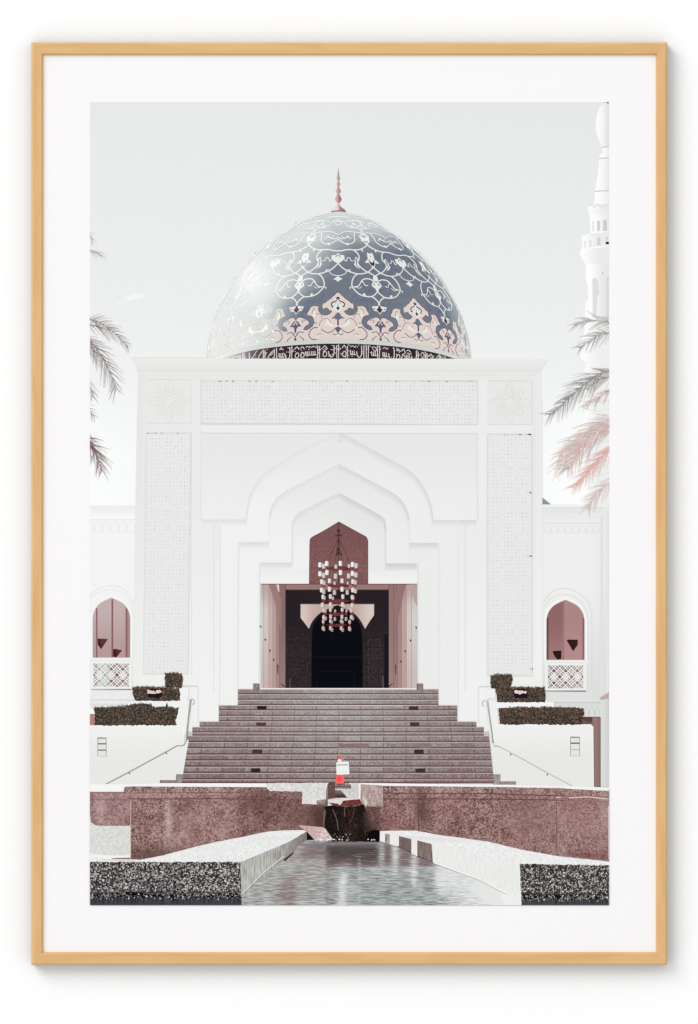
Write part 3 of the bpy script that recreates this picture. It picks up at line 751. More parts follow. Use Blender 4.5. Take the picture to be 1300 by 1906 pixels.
# ------------------------------------------------------------------ doorway interior
level(318)
A = Art('doorway')
dl = curve([(577, 1008.5), (578.5, 1003), (584, 998.5), (600, 990), (631, 971.5)], 4)
dr = curve([(631, 971.5), (673, 994.6), (681, 999), (684.5, 1005), (685, 1012)], 4)
A.fill([(576, 1090)]+dl+dr[1:]+[(685.3, 1090)], lambda x, y: mix((128, 86, 86), (142, 98, 96), sst(980, 1060, y)), lambda x, y: (120, 80, 80), FINE, cell=9)
A.stroke(dl+dr[1:]+[(685, 1087)], 1.4, (112, 78, 78)); A.stroke([(576, 1087), (577, 1010)], 1.2, (122, 90, 88))
for y in (1024, 1038): A.stroke([(579, y+3), (683, y)], .8, (120, 80, 80))
A.rect(485.3, 1087, 777, 1281.5, (150, 112, 110))
A.rect(520, 1088, 745, 1098, (158, 120, 116)); A.stroke([(486, 1087.3), (777, 1087.3)], 1.6, (110, 78, 76))
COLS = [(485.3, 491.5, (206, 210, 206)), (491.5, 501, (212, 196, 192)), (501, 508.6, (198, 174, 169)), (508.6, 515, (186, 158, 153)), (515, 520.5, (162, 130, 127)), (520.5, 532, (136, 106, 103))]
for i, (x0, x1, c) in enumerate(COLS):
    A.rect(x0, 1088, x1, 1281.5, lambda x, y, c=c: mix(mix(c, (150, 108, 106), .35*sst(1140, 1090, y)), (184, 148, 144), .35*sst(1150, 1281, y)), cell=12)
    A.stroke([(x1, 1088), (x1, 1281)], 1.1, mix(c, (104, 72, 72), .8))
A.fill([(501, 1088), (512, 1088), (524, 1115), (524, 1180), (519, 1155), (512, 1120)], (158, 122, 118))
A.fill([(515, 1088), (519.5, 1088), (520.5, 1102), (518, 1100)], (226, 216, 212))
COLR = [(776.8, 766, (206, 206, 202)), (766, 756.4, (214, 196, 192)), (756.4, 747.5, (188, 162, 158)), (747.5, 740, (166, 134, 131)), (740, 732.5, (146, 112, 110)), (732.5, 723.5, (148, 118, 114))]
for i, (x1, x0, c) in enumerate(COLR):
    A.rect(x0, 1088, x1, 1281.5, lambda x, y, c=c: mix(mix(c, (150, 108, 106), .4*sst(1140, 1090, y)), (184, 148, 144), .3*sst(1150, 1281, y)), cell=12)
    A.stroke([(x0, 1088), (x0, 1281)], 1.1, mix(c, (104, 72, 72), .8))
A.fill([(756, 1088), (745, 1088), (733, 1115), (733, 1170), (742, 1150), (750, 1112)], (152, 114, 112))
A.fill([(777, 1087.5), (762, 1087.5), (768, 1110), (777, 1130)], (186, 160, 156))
for x, y in ((485.5, 1167), (494, 1191.5), (502.5, 1212), (509.5, 1229), (775, 1169), (764.5, 1193), (754.5, 1213), (746.5, 1232)):
    A.fill([(x-2, y-2.5), (x+2, y-2.5), (x+.5, y+2.5)], (84, 50, 50))
for sx, x in ((1, 516), (-1, 738)): A.fill([(x, 1236), (x+sx*3, 1238), (x+sx*2, 1256), (x, 1252)], (110, 70, 68)); A.fill([(x+sx*4, 1270), (x+sx*14, 1276), (x+sx*14, 1280)], (92, 54, 54))
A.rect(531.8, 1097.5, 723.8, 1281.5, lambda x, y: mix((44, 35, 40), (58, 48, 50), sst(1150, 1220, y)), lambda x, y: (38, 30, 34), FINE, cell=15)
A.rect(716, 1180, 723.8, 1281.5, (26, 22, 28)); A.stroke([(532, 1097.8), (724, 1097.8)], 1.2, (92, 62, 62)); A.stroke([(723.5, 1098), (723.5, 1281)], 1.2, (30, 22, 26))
for x in (690, 704):
    for y in range(1190, 1270, 17): A.stroke([(x-4, y), (x+5, y), (x+5, y+12), (x-4, y+12), (x-4, y)], .9, (74, 62, 62))
for y in (1188, 1216, 1246): A.stroke([(540, y), (572, y)], .9, (62, 50, 52))
LT = lambda x, y: mix((196, 168, 160), (216, 198, 190), sst(590, 560, x)+sst(660, 690, x))
iarch = curve([(575.4, 1170.5), (582.5, 1155.5), (599, 1139), (628, 1126)], 5)
A.fill([(560, 1124.8), (628, 1124.8)]+iarch[::-1]+[(567, 1159), (560, 1150)], LT, cell=8)
ir = curve([(628, 1126), (656, 1139), (670.7, 1154), (679.8, 1170.5)], 5)
A.fill([(628, 1124.8), (696.6, 1124.8), (696.6, 1145), (688, 1157)]+ir[::-1], LT, cell=8)
A.stroke([(559.5, 1124), (697, 1124)], 1.3, (104, 76, 74))
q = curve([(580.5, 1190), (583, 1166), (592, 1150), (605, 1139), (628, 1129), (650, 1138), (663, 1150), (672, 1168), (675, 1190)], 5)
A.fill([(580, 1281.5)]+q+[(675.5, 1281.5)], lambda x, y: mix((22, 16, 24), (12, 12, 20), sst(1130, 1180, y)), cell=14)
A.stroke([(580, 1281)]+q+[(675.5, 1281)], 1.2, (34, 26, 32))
for y in (1222, 1225): A.stroke([(584, y), (672, y)], .9, (26, 24, 34))
A.stroke([(590, 1281), (590, 1250), (660, 1250), (660, 1281)], .9, (28, 26, 34))
A.stroke([(540.5, 1262), (540, 1281)], 1.2, (104, 92, 84)); A.stroke([(713, 1258), (713.5, 1281)], 1.2, (120, 106, 98))
A.stroke([(485, 1282), (778, 1282)], 2.6, (236, 234, 230))
A.build(sheet, 'dark entrance hall seen through the innermost arch, pink columns on both sides')

A = Art('chandelier')
def z6(x, y): return (480+x/4.194, 960+y/4.194)
A.stroke([z6(632, 50), z6(632, 400)], 1.1, (70, 44, 42))
for x, y, r in ((632, 118, 2.9), (632, 150, 2.6), (628, 262, 2.8), (630, 290, 3.0)):
    X_, Y_ = z6(x, y); A.disc(X_, Y_, r, r, (72, 44, 40))
for x in (612, 652): X_, Y_ = z6(x, 158); A.fill([(X_-2.4, Y_-1.8), (X_+2.4, Y_-1.8), (X_, Y_+2)], (84, 48, 44))
for tx in (548, 605, 660, 718): A.stroke([z6(632, 165), z6(tx, 365)], .8, (84, 54, 52))
for x in (617, 648): X_, Y_ = z6(x, 305); A.fill([(X_-2.6, Y_-2.4), (X_+2.6, Y_-2.4), (X_, Y_+2.4)], (78, 44, 42))
A.stroke([z6(632, 400), z6(632, 860)], 1.2, (52, 28, 30))
rings = [(413, 545, 725, 24, (128, 66, 66)), (548, 545, 715, 22, (122, 62, 62)), (665, 530, 725, 20, (120, 62, 60)), (768, 535, 700, 18, (112, 58, 56)), (855, 530, 700, 15, (104, 54, 54))]
for y, xa, xb, h, c in rings:
    A.fill([z6(xa, y-3), z6(xa+40, y-h*.55), z6((xa+xb)/2, y-h*.7), z6(xb-40, y-h*.55), z6(xb, y-3), z6(xb-30, y+h*.5), z6((xa+xb)/2, y+h*.8), z6(xa+30, y+h*.5)], lambda x, y_, c=c: mix(mix(c, (60, 28, 30), .6), c, math.exp(-((x-629)/15)**2)), cell=5)
    A.stroke([z6(xa, y-h*.2), z6((xa+xb)/2, y-h*.7), z6(xb, y-h*.2)], .8, (90, 44, 44))
T = [([(517, 393, 1), (611, 397, .8), (713, 392, .7), (770, 390, 1)], [(516, 465, 1), (609, 472, 1), (711, 470, 1), (768, 462, 1)], [(487, 383, 1), (540, 373, 1), (646, 372, 1), (741, 380, 1)], [(487, 453, 1), (541, 443, 1), (647, 443, 1), (741, 450, 1)]),
     ([(520, 523, .9), (601, 525, .7), (703, 525, .6), (764, 520, .9)], [(517, 593, .95), (600, 599, 1), (700, 598, .95), (764, 588, .9)], [(501, 515, 1), (561, 508, .95), (659, 508, .95), (743, 513, .95)], [(499, 580, .95), (561, 573, 1), (659, 573, 1), (743, 580, .95)]),
     ([(521, 641, .8), (588, 644, .7), (747, 641, .7)], [(512, 704, .9), (580, 709, .85), (682, 709, .85), (742, 706, .8)], [(510, 633, .95), (568, 630, .95), (665, 631, .95), (739, 636, .95)], [(505, 695, .95), (568, 692, .9), (663, 692, .9), (738, 698, .9)]),
     ([(530, 742, .8), (605, 743, .7), (693, 742, .7), (745, 742, .7)], [(530, 801, .85), (603, 805, .85), (690, 805, .85), (743, 801, .8)], [(516, 738, .9), (568, 733, .9), (660, 733, .9), (730, 739, .9)], [(515, 793, .9), (570, 788, .9), (658, 789, .9), (731, 792, .9)]),
     ([(580, 829, .7), (665, 829, .7)], [(518, 886, .8), (581, 890, .85), (664, 891, .85), (722, 887, .8)], [(512, 826, .85), (568, 822, .85), (653, 823, .85), (718, 828, .85)], [(511, 878, .9), (568, 877, .9), (652, 878, .9), (716, 880, .9)])]
for ti, (bt, bl, ft, fl) in enumerate(T):
    dim = ti*9
    for grp, base, nt_ in ((bt+bl, 208-dim, len(bt)), (ft+fl, 240-dim, len(ft))):
        db = nz(); dc = nz()
        for i, (x, y, s_) in enumerate(grp):
            X_, Y_ = z6(x, y); w_ = 3.2*s_*(1-ti*.035); h = 4.6*s_*(1-ti*.03)
            A.rect(X_-1.5, Y_-2, X_+1.5, Y_+9 if i < nt_ else Y_, (128, 58, 60), d=db)
            A.fill([(X_-w_, Y_-h+1), (X_-w_+1, Y_-h), (X_+w_-1, Y_-h), (X_+w_, Y_-h+1), (X_+w_, Y_+h-1), (X_+w_-1, Y_+h), (X_-w_+1, Y_+h), (X_-w_, Y_+h-1)],
                   lambda x, y, X_=X_, base=base, ti_=ti: mix((base+6, base+4-ti_*5, base-ti_*5), (base-46, base-56, base-58), sst(X_-.5, X_+3.6, x)), cell=1.8, d=dc)
A.build(sheet, 'tiered chandelier of white cups hanging in the doorway')

# ------------------------------------------------------------------ staircase
level(318)
A = Art('staircase')
ys = [1282.5, 1292.6, 1302.8, 1312.6, 1322.6, 1332.8, 1343, 1353, 1363.6, 1369.6, 1381.6, 1393.2, 1404.8, 1415.8, 1427.4, 1439, 1450.8, 1458]
def edges(y):
    if y < 1312.4: return 443.2, 816.5
    if y < 1342.8: return 407.6, 851.5
    if y < 1352.8: return 372, 887
    if y < 1369.4: return 358.4, 901
    t = (y-1369)/88; return 350-11*t, 910.5+9.5*t
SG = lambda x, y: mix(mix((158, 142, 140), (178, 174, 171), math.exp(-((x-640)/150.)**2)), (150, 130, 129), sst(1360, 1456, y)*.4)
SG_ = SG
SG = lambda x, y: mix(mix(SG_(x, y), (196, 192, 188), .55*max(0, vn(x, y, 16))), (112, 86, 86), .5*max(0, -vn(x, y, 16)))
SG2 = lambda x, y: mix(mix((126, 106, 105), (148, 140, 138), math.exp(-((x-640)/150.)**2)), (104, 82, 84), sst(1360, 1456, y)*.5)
A.rect(328, 1441, 341, 1459, (168, 160, 156), (138, 126, 124), FINE); A.rect(298, 1452, 330, 1459, (158, 146, 142), (120, 104, 102), FINE)
A.rect(918, 1441, 932, 1460, (178, 172, 168), (140, 128, 126), FINE); A.rect(930, 1454, 961, 1460, (168, 156, 152), (130, 116, 114), FINE)
A.fill([(350, 1361), (360, 1363), (358, 1370), (349, 1371)], g(196)); A.fill([(901, 1363), (911, 1360), (911, 1370), (901, 1370)], g(196))
RS = random.Random(9)
offs = [0]*18
for i, (y0, y1) in enumerate(zip(ys, ys[1:])):
    xl, xr = edges(y0+.5); xl2, xr2 = edges(y1-.5)
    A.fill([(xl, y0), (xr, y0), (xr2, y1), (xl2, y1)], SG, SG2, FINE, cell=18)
    # stone slabs of slightly differing tone
    step = interp([(0, 40.5), (17, 43.5)], i); x = 631-step*8+(0 if i < 8 else -2*(i-8)*.3)
    d = nz(); dj = nz()
    while x < xr:
        a, b_ = max(xl, x), min(xr, x+step)
        if b_-a > 3 and i != 8 and i != 16:
            t = RS.uniform(-1, 1)*(1 if i > 8 else .35)
            k = mix((196, 190, 186), (112, 80, 82), .5-.5*t)
            A.rect(a+.4, y0+1.2, b_-.4, y1-.6, lambda x_, y_, k=k, t=t: mix(SG(x_, y_), k, .22*abs(t)), lambda x_, y_, k=k, t=t: mix(SG2(x_, y_), k, .16*abs(t)), FINE, cell=14, d=d)
        if xl+2 < x < xr-2 and i > 2: A.stroke([(x, y0+.5), (x-.3, y1)], 1.5, mix((122, 88, 90), SG2(x, y0), .55 if i < 8 else .1), d=dj)
        x += step
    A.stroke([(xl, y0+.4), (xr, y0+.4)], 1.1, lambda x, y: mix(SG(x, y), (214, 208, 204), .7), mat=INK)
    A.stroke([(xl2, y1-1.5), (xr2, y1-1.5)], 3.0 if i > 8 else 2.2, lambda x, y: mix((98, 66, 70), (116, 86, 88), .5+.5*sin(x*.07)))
A.stroke([(545, 1313.4), (751, 1314)], 1.0, (218, 215, 211)); A.stroke([(484, 1283), (777, 1283.2)], 1.2, (214, 208, 204))
A.fill([(629, 1384.5), (684, 1384.5), (690, 1392), (629, 1392)], (146, 122, 118), (134, 104, 100), FINE); A.fill([(779, 1384), (801, 1384), (802, 1392), (781, 1392)], (146, 122, 118), (134, 106, 102), FINE)
for x0, y0, x1, y1, c in ((479, 1314, 496.5, 1320, (44, 34, 38)), (477.7, 1345, 495, 1350.5, (96, 66, 68)), (470, 1395, 488.5, 1402.5, (82, 60, 64)), (467.5, 1430, 485, 1437.5, (52, 44, 48)),
                       (761.8, 1314.6, 778.8, 1321.4, (76, 54, 58)), (763.5, 1344, 781, 1351.4, (82, 62, 66)), (771.3, 1395, 789, 1403.4, (78, 54, 58)), (773.7, 1430.5, 791.7, 1438.5, (72, 52, 56))):
    A.rect(x0, y0, x1, y1, c, mix(c, (30, 24, 28), .5), FINE)
A.build(sheet, 'broad grey and pink granite steps narrowing up to the doorway')
for x, lb in ((477.5, 'small stone post at the left end of the top step'), (782, 'small stone post at the right end of the top step')):
    A = Art('stone_post'); A.rect(x-6, 1272, x+6, 1284, (158, 140, 136), (130, 112, 110), FINE); A.rect(x+(4 if x < 600 else -6), 1273, x+(6 if x < 600 else -4), 1284, (110, 88, 86)); A.build(sheet, lb)

# ------------------------------------------------------------------ planters, hedges, vents, rails
PW = lambda x, y: mix((240, 241, 239), (230, 231, 228), sst(1350, 1420, y)*.8)
A = Art('planter_wall')
A.fill([(247, 1304), (356, 1304), (353, 1345), (346, 1372), (336, 1351), (345, 1350), (230, 1350), (230, 1312)], g(240))
A.fill([(333, 1279), (352, 1280), (350, 1304), (336, 1304)], g(240))
A.fill([(160, 1350.5), (341, 1350.5), (343, 1353), (343, 1384), (352, 1376), (341, 1441), (328, 1441), (328, 1452), (298, 1452), (298, 1459), (298, 1470), (160, 1470)], PW, cell=14)
A.stroke([(160, 1350.8), (341, 1350.8)], 2, g(246)); A.stroke([(342, 1352), (342, 1383)], 1.4, g(249))
A.build(sheet, 'white planter wall left of the steps')
A = Art('planter_wall')
A.fill([(905, 1283), (922, 1283), (922, 1300), (905, 1300)], g(241)); A.rect(918, 1306.5, 1032, 1318, g(243))
A.fill([(905, 1300), (925, 1307), (928, 1349), (922, 1385), (911, 1365)], g(239))
A.fill([(922, 1348.5), (1101, 1348.5), (1104, 1352), (1105, 1470), (961, 1470), (961, 1454), (932, 1454), (932, 1441), (921, 1441), (913, 1380), (920, 1385)], PW, cell=14)
A.stroke([(922, 1349), (1101, 1349)], 2, g(247)); A.stroke([(1104, 1352), (1105, 1466)], 1.4, g(250))
A.build(sheet, 'white planter wall right of the steps')
A = Art('pink_pier'); A.rect(160, 1329, 178, 1350, (176, 130, 128)); A.build(sheet, 'pink pier end at the left edge behind the hedge')

def hedge(poly, label, flowers=None, seed=1, lite=.5):
    global A
    level(445); A = Art('hedge'); rh = random.Random(seed)
    A.fill(rough(poly, 1.3, 3), (70, 60, 52), (42, 42, 38), LEAF, cell=99)
    ds_ = [nz() for _ in range(8)]
    xs = [p[0] for p in poly]; ys_ = [p[1] for p in poly]
    def inside(x, y):
        c = False
        for i in range(len(poly)):
            (xa, ya), (xb, yb) = poly[i], poly[i-1]
            if (ya > y) != (yb > y) and x < (xb-xa)*(y-ya)/(yb-ya)+xa: c = not c
        return c
    area = (max(xs)-min(xs))*(max(ys_)-min(ys_))
    pal = [(98, 76, 64), (124, 96, 82), (58, 62, 50), (44, 50, 44), (84, 82, 64), (142, 108, 94), (36, 40, 38), (110, 86, 72)]
    for k in range(int(area*.34)):
        x, y = rh.uniform(min(xs)-2, max(xs)+2), rh.uniform(min(ys_)-2, max(ys_))
        if not inside(x, y+1.5): continue
        c = pal[min(7, int(rh.random()*8))]
        c = mix(c, (140, 116, 100), .35*sst(min(ys_)+7, min(ys_), y))
        a = rh.uniform(0, pi); l = rh.uniform(1.2, 2.6); w_ = rh.uniform(.5, 1.0)
        A.fill([(x+l*cos(a), y+l*sin(a)), (x-w_*sin(a), y+w_*cos(a)), (x-l*cos(a), y-l*sin(a)), (x+w_*sin(a), y-w_*cos(a))], c, d=ds_[k % 8])
    if flowers:
        x0, y0, x1, y1 = flowers
        A.fill(rough([(x0-2, y0-3), (x1+3, y0-3), (x1+2, y1+8), (x0, y1+8)], 1), (36, 22, 32))
        for k in range(14):
            A.disc(rh.uniform(x0, x1), rh.uniform(y0, y1), 2.2, 1.8, mix((226, 176, 178), (246, 226, 222), rh.random()))
        A.stroke([(x0+1, y0+4), ((x0+x1)/2, y0+5), (x1, y0+2)], 3, (238, 206, 204))
    A.build(sheet, label)
hedge([(307.5, 1253), (324, 1252), (338, 1254), (341, 1262), (339, 1280), (308, 1280)], 'small square clipped bush, topmost left of the steps', seed=2)
hedge([(247, 1280), (262, 1278), (300, 1280), (335, 1281), (336, 1304), (252, 1304), (248, 1292)], 'middle clipped hedge with pink flowers left of the steps', (276, 1285, 299, 1291), seed=3)
hedge([(176, 1318), (215, 1316), (240, 1313), (262, 1309), (282, 1311), (284, 1316), (308, 1316), (311, 1307), (313, 1316), (333, 1319), (330, 1336), (326, 1343), (330, 1350), (177, 1350)], 'long clipped hedge on the left planter wall', seed=4)
hedge([(914, 1259), (924, 1255), (952, 1256), (955, 1263), (951, 1281), (915, 1282), (913, 1270)], 'small round-cornered bush, topmost right of the steps', seed=5)
hedge([(923, 1281), (960, 1279), (1014, 1280), (1016, 1300), (1013, 1307), (925, 1307)], 'middle clipped hedge with pale flowers right of the steps', (958, 1285, 980, 1291), seed=6)
hedge([(928, 1320), (945, 1317), (1020, 1316), (1086, 1319), (1087, 1330), (1082, 1348.5), (932, 1348.5)], 'long clipped hedge on the right planter wall', seed=7)

for x0, y0, x1, y1, dk, lb in ((182.5, 1373, 198.2, 1407.5, 1, 'white slatted vent in the left planter wall'), (1062.3, 1371.5, 1079, 1407, 0, 'white slatted vent in the right planter wall')):
    A = Art('wall_vent'); A.rect(x0, y0, x1, y1, g(228))
    h = y1-y0
    A.stroke([(x0, y0), (x1, y0), (x1, y1), (x0, y1), (x0, y0)], 1.2, (150, 146, 142))
    for t, c, w_ in ((0.03, (140, 138, 134), 1.8), (.33, (92, 70, 70) if not dk else (110, 112, 108), 2.4), (.67, (96, 98, 94) if dk else (176, 176, 172), 2.2 if dk else 1.4)):
        A.stroke([(x0, y0+h*t), (x1, y0+h*t)], w_, c)
    A.build(sheet, lb)
def rail_line(pts, label, knobs):
    global A
    A = Art('handrail')
    A.stroke([(x+.9, y+1.2) for x, y in pts], 1.6, (138, 134, 130)); A.stroke(pts, 1.7, (196, 197, 194)); A.stroke([(x-.5, y-.6) for x, y in pts], .7, (238, 238, 236))
    for x, y in knobs: A.disc(x, y, 1.7, 1.7, (128, 126, 122)); A.stroke([(x, y), (x-1, y-4)], .8, (160, 158, 154))
    A.build(sheet, label)
A = None
rail_line(dense([(353.5, 1301), (350.5, 1330), (347, 1360), (346, 1376)], 8)+curve([(345, 1382), (341, 1386.3), (335, 1387), (329.5, 1387)], 4)+dense([(326, 1389), (286, 1411), (240, 1436), (192, 1461)], 8), 'metal handrail on the wall left of the steps', ((310, 1402), (241.5, 1439.5)))
rail_line(dense([(905.5, 1303), (910, 1333), (914, 1360), (916, 1380)], 8)+curve([(917, 1384), (920, 1387.3), (926, 1387.6)], 4)+dense([(931, 1389.5), (975, 1413), (1020, 1438), (1071, 1465)], 8), 'metal handrail on the wall right of the steps', ((951, 1404.5), (1019, 1442)))
A = Art('handrail_end')
A.stroke(curve([(357, 1300), (361, 1303), (362, 1308), (358, 1312)], 3), 1.3, (186, 186, 182)); A.stroke([(356.5, 1301), (351, 1345), (349, 1374)], 1.1, (150, 150, 146))
A.build(sheet, 'curled handrail end left of the steps')
A = Art('handrail_end')
A.stroke(curve([(902, 1303), (898.5, 1307), (898, 1312), (902, 1314)], 3), 1.3, (186, 186, 182)); A.stroke([(908.5, 1303), (914, 1345), (919, 1382)], 1.1, (150, 150, 146))
A.build(sheet, 'curled handrail end right of the steps')

# ------------------------------------------------------------------ fountain wall
level(485)
A = Art('fountain_wall')
GA = lambda x, y: mix(mix((196, 164, 158), (178, 140, 134), sst(1470, 1490, y)), (188, 154, 146), .3*sin(x*.05)+.3)
GB = lambda x, y: mix((116, 74, 74), (92, 58, 58), .5+.5*sin(x*.031+y*.02))
def stain(base, spots):
    def f(x, y):
        c = base(x, y); m_ = vn(x, y, 22)+.6*vn(x*2.2, y*.5, 20, 3)
        c = mix(c, (206, 180, 172), .30*max(0, m_)); c = mix(c, (104, 66, 62), .40*max(0, -m_))
        for sx, sy, rx, ry, cc, k in spots:
            c = mix(c, cc, k*math.exp(-((x-sx)/rx)**2-((y-sy)/ry)**2))
        return c
    return f
SPL = [(312, 1502, 5, 16, (222, 206, 200), .6), (316, 1530, 7, 18, (222, 206, 200), .6), (311, 1556, 6, 18, (222, 206, 200), .45), (322, 1575, 8, 14, (214, 190, 186), .4), (415, 1548, 7, 26, (206, 182, 178), .35), (428, 1538, 4, 18, (206, 182, 178), .3), (446, 1520, 5, 30, (120, 82, 78), .3), (380, 1525, 5, 34, (196, 164, 160), .3), (262, 1530, 5, 30, (120, 80, 78), .3), (490, 1490, 40, 50, (84, 50, 50), .45), (275, 1592, 60, 14, (92, 70, 62), .6), (560, 1520, 45, 40, (100, 66, 62), .5), (350, 1540, 14, 40, (190, 160, 156), .35), (188, 1505, 8, 20, (206, 178, 174), .5), (596, 1525, 20, 60, (74, 54, 48), .85), (270, 1480, 60, 5, (206, 178, 172), .4), (400, 1600, 200, 22, (110, 74, 72), .35)]
A.rect(160, 1472, 244, 1540, stain(lambda x, y: (182, 150, 147), SPL), stain(lambda x, y: (132, 94, 94), SPL), FINE, cell=6)
A.fill([(160, 1515), (170, 1530), (176, 1535), (184, 1537), (243, 1537), (243, 1596), (160, 1594)], (228, 228, 225), (208, 208, 205), FINE)
A.rect(160, 1459.5, 232, 1473.5, g(244)); A.fill([(160, 1589), (205, 1592), (243, 1592), (243, 1600), (160, 1600)], g(240)); A.fill([(210, 1597), (243, 1596), (243, 1601), (205, 1600)], (150, 112, 108))
A.fill(rough([(231, 1464), (300, 1463.5), (497, 1465), (610, 1466), (610, 1566), (560, 1570), (243, 1606), (243, 1490), (231, 1480)], .4, 4), stain(GA, SPL), stain(GB, SPL), FINE, cell=6)
A.stroke([(244, 1488), (243.5, 1600)], 1.2, (216, 190, 184))
A.stroke([(168, 1475.5), (232, 1475.5)], 1.4, (140, 100, 100)); A.stroke([(168, 1487.5), (243, 1487.5)], 1.4, (140, 98, 98))
A.stroke(dense([(245, 1476), (400, 1475), (562, 1478)], 10), 1.3, lambda x, y: (126, 84, 84)); A.stroke(dense([(240, 1484), (246, 1487), (400, 1486.5), (562, 1489)], 10), 1.8, lambda x, y: (116, 72, 74))
SPR = [(788, 1505, 15, 36, (74, 54, 50), .6), (1080, 1530, 60, 50, (186, 146, 146), .45), (1125, 1510, 8, 40, (200, 176, 172), .5), (1000, 1520, 60, 40, (140, 112, 106), .3), (735, 1530, 30, 40, (140, 88, 88), .3), (1100, 1592, 40, 8, (120, 70, 72), .5), (690, 1535, 18, 40, (60, 42, 38), .8)]
A.fill(rough([(668, 1462), (713, 1462), (1050, 1467), (1140, 1471), (1140, 1604), (965, 1584), (700, 1566), (668, 1566)], .4, 4), stain(GA, SPR), stain(GB, SPR), FINE, cell=6)
A.stroke(dense([(713, 1476), (900, 1477), (1035, 1481), (1134, 1484)], 10), 2.4, lambda x, y: mix((118, 76, 78), (150, 110, 108), sst(1035, 1060, x)))
A.stroke(dense([(713, 1487), (900, 1487), (1035, 1489), (1134, 1492)], 10), 1.8, lambda x, y: mix((104, 64, 66), (150, 108, 108), sst(1035, 1060, x)))
A.stroke([(1036, 1484), (1044, 1484)], 2, (220, 200, 194)); A.stroke([(1060, 1485), (1095, 1483), (1133, 1487)], 1.8, (222, 204, 200)); A.stroke([(1036, 1490), (1036, 1585)], 1.2, (120, 84, 84))
A.stroke([(1133, 1500), (1134, 1600)], 2.2, (214, 200, 196)); A.stroke([(780, 1466), (779, 1545)], 1.2, (86, 58, 58))
A.fill([(229, 1459.5), (300, 1457.5), (497, 1457.8), (497, 1465), (300, 1464), (236, 1463.5), (231, 1466)], g(243))
A.fill([(651, 1457), (714, 1457.6), (1055, 1462.5), (1134, 1466), (1140, 1466), (1140, 1472), (1055, 1468), (1045, 1466), (714, 1462.5), (651, 1461)], g(243))
A.build(sheet, 'long speckled pink granite wall of the fountain')

A = Art('water_spout')
c1 = lambda pts: tr((590, 1395), 8.667, pts)
A.fill(rough([(496, 1460), (500, 1457.5), (612, 1456.5), (608, 1480), (606, 1498), (563, 1496), (563, 1473), (503, 1472), (497, 1468)], .5, 4), (234, 234, 230), (206, 204, 200), FINE)
A.fill(c1([(0, 820), (150, 800), (130, 960), (0, 960)]), lambda x, y: mix((190, 172, 166), (100, 68, 66), sst(1490, 1505, y)), (98, 70, 66), FINE, cell=3)
A.fill(c1([(155, 640), (175, 560), (200, 548), (298, 548), (298, 780), (180, 800), (150, 800)]), (124, 88, 84), (84, 56, 54), FINE)
A.stroke(c1([(175, 600), (172, 790)]), 1.1, (186, 150, 144))
A.fill(c1([(298, 560), (552, 560), (552, 640), (298, 640)]), (150, 136, 132), (118, 96, 94), FINE); A.stroke(c1([(298, 598), (552, 600)]), 1.5, (98, 66, 68))
A.fill(c1([(298, 632), (556, 632), (556, 538), (706, 538), (708, 810), (298, 800)]), (226, 224, 220), (196, 190, 186), FINE)
A.fill(c1([(298, 655), (390, 655), (490, 778), (298, 780)]), lambda x, y: mix((128, 114, 108), (62, 48, 46), sst(1472, 1484, y)), cell=3)
A.fill(c1([(672, 550), (706, 545), (712, 800), (685, 805)]), g(240))
A.fill(c1([(175, 850), (200, 815), (290, 788), (705, 790), (715, 815), (430, 825), (380, 900), (320, 870), (240, 860)]), (240, 234, 230), (214, 196, 192), FINE)
A.fill(c1([(425, 825), (560, 810), (720, 800), (745, 870), (640, 905), (420, 925), (260, 900), (190, 860), (330, 870), (385, 900)]), (128, 66, 64), (92, 42, 44), FINE)
A.fill([(672, 1459.5), (713, 1462), (713, 1501), (688, 1501), (675, 1498), (671, 1490)], (200, 180, 174), (158, 126, 122), FINE)
A.fill(c1([(735, 740), (790, 790), (820, 870), (790, 930), (760, 850)]), (224, 220, 214), (190, 180, 174), FINE)
A.build(sheet, 'white and brown stone spout in the middle of the fountain wall')

A = Art('waterfall')
A.fill(c1([(690, 985), (800, 985), (900, 1000), (980, 1315), (690, 1325)]), lambda x, y: mix((46, 34, 32), (146, 108, 104), sst(671, 699, x)*sst(1548, 1520, y)), lambda x, y: mix((30, 22, 22), (104, 70, 68), sst(671, 699, x)), FINE, cell=3)
A.fill(rough(c1([(110, 930), (260, 900), (430, 930), (640, 910), (745, 880), (800, 985), (735, 1010), (712, 1280), (770, 1330), (1012, 1315), (1012, 1490), (240, 1480), (120, 1270), (150, 1000)]), .7, 4),
       lambda x, y: mix((34, 26, 24), (62, 42, 37), math.exp(-((x-652)/16)**2)), lambda x, y: (22, 18, 18), FINE, cell=6)
A.fill(c1([(870, 1300), (1012, 1300), (1012, 1480), (780, 1480)]), (14, 12, 14))
A.stroke(curve(c1([(255, 965), (285, 1030), (325, 1140), (345, 1300)]), 4), .9, (140, 120, 112)); A.stroke(c1([(122, 980), (118, 1120), (108, 1240)]), 1.2, (140, 112, 96)); A.stroke(c1([(446, 940), (450, 1080)]), 1.3, (120, 88, 80))
A.stroke(c1([(600, 950), (590, 1060), (540, 1180)]), .8, (96, 74, 70))
RW = random.Random(4); d = nz()
for i in range(70):
    x, y = RW.uniform(614, 688), RW.uniform(1508, 1552); A.stroke([(x, y), (x+.3, y+RW.uniform(1, 4))], .7, mix((64, 46, 42), (120, 98, 90), RW.random()**3), d=d)
A.build(sheet, 'dark wet recess where thin water runs down into the pool')
A = Art('wet_rock')
A.fill([(555, 1535.5), (602, 1539.8), (606, 1542), (620.5, 1563), (585, 1563), (571, 1548)], lambda x, y: mix((214, 186, 182), (232, 222, 218), sst(580, 606, x)), (190, 152, 150), FINE, cell=4)
A.fill([(571, 1547), (586, 1563.5), (571, 1563.5)], (24, 20, 22))
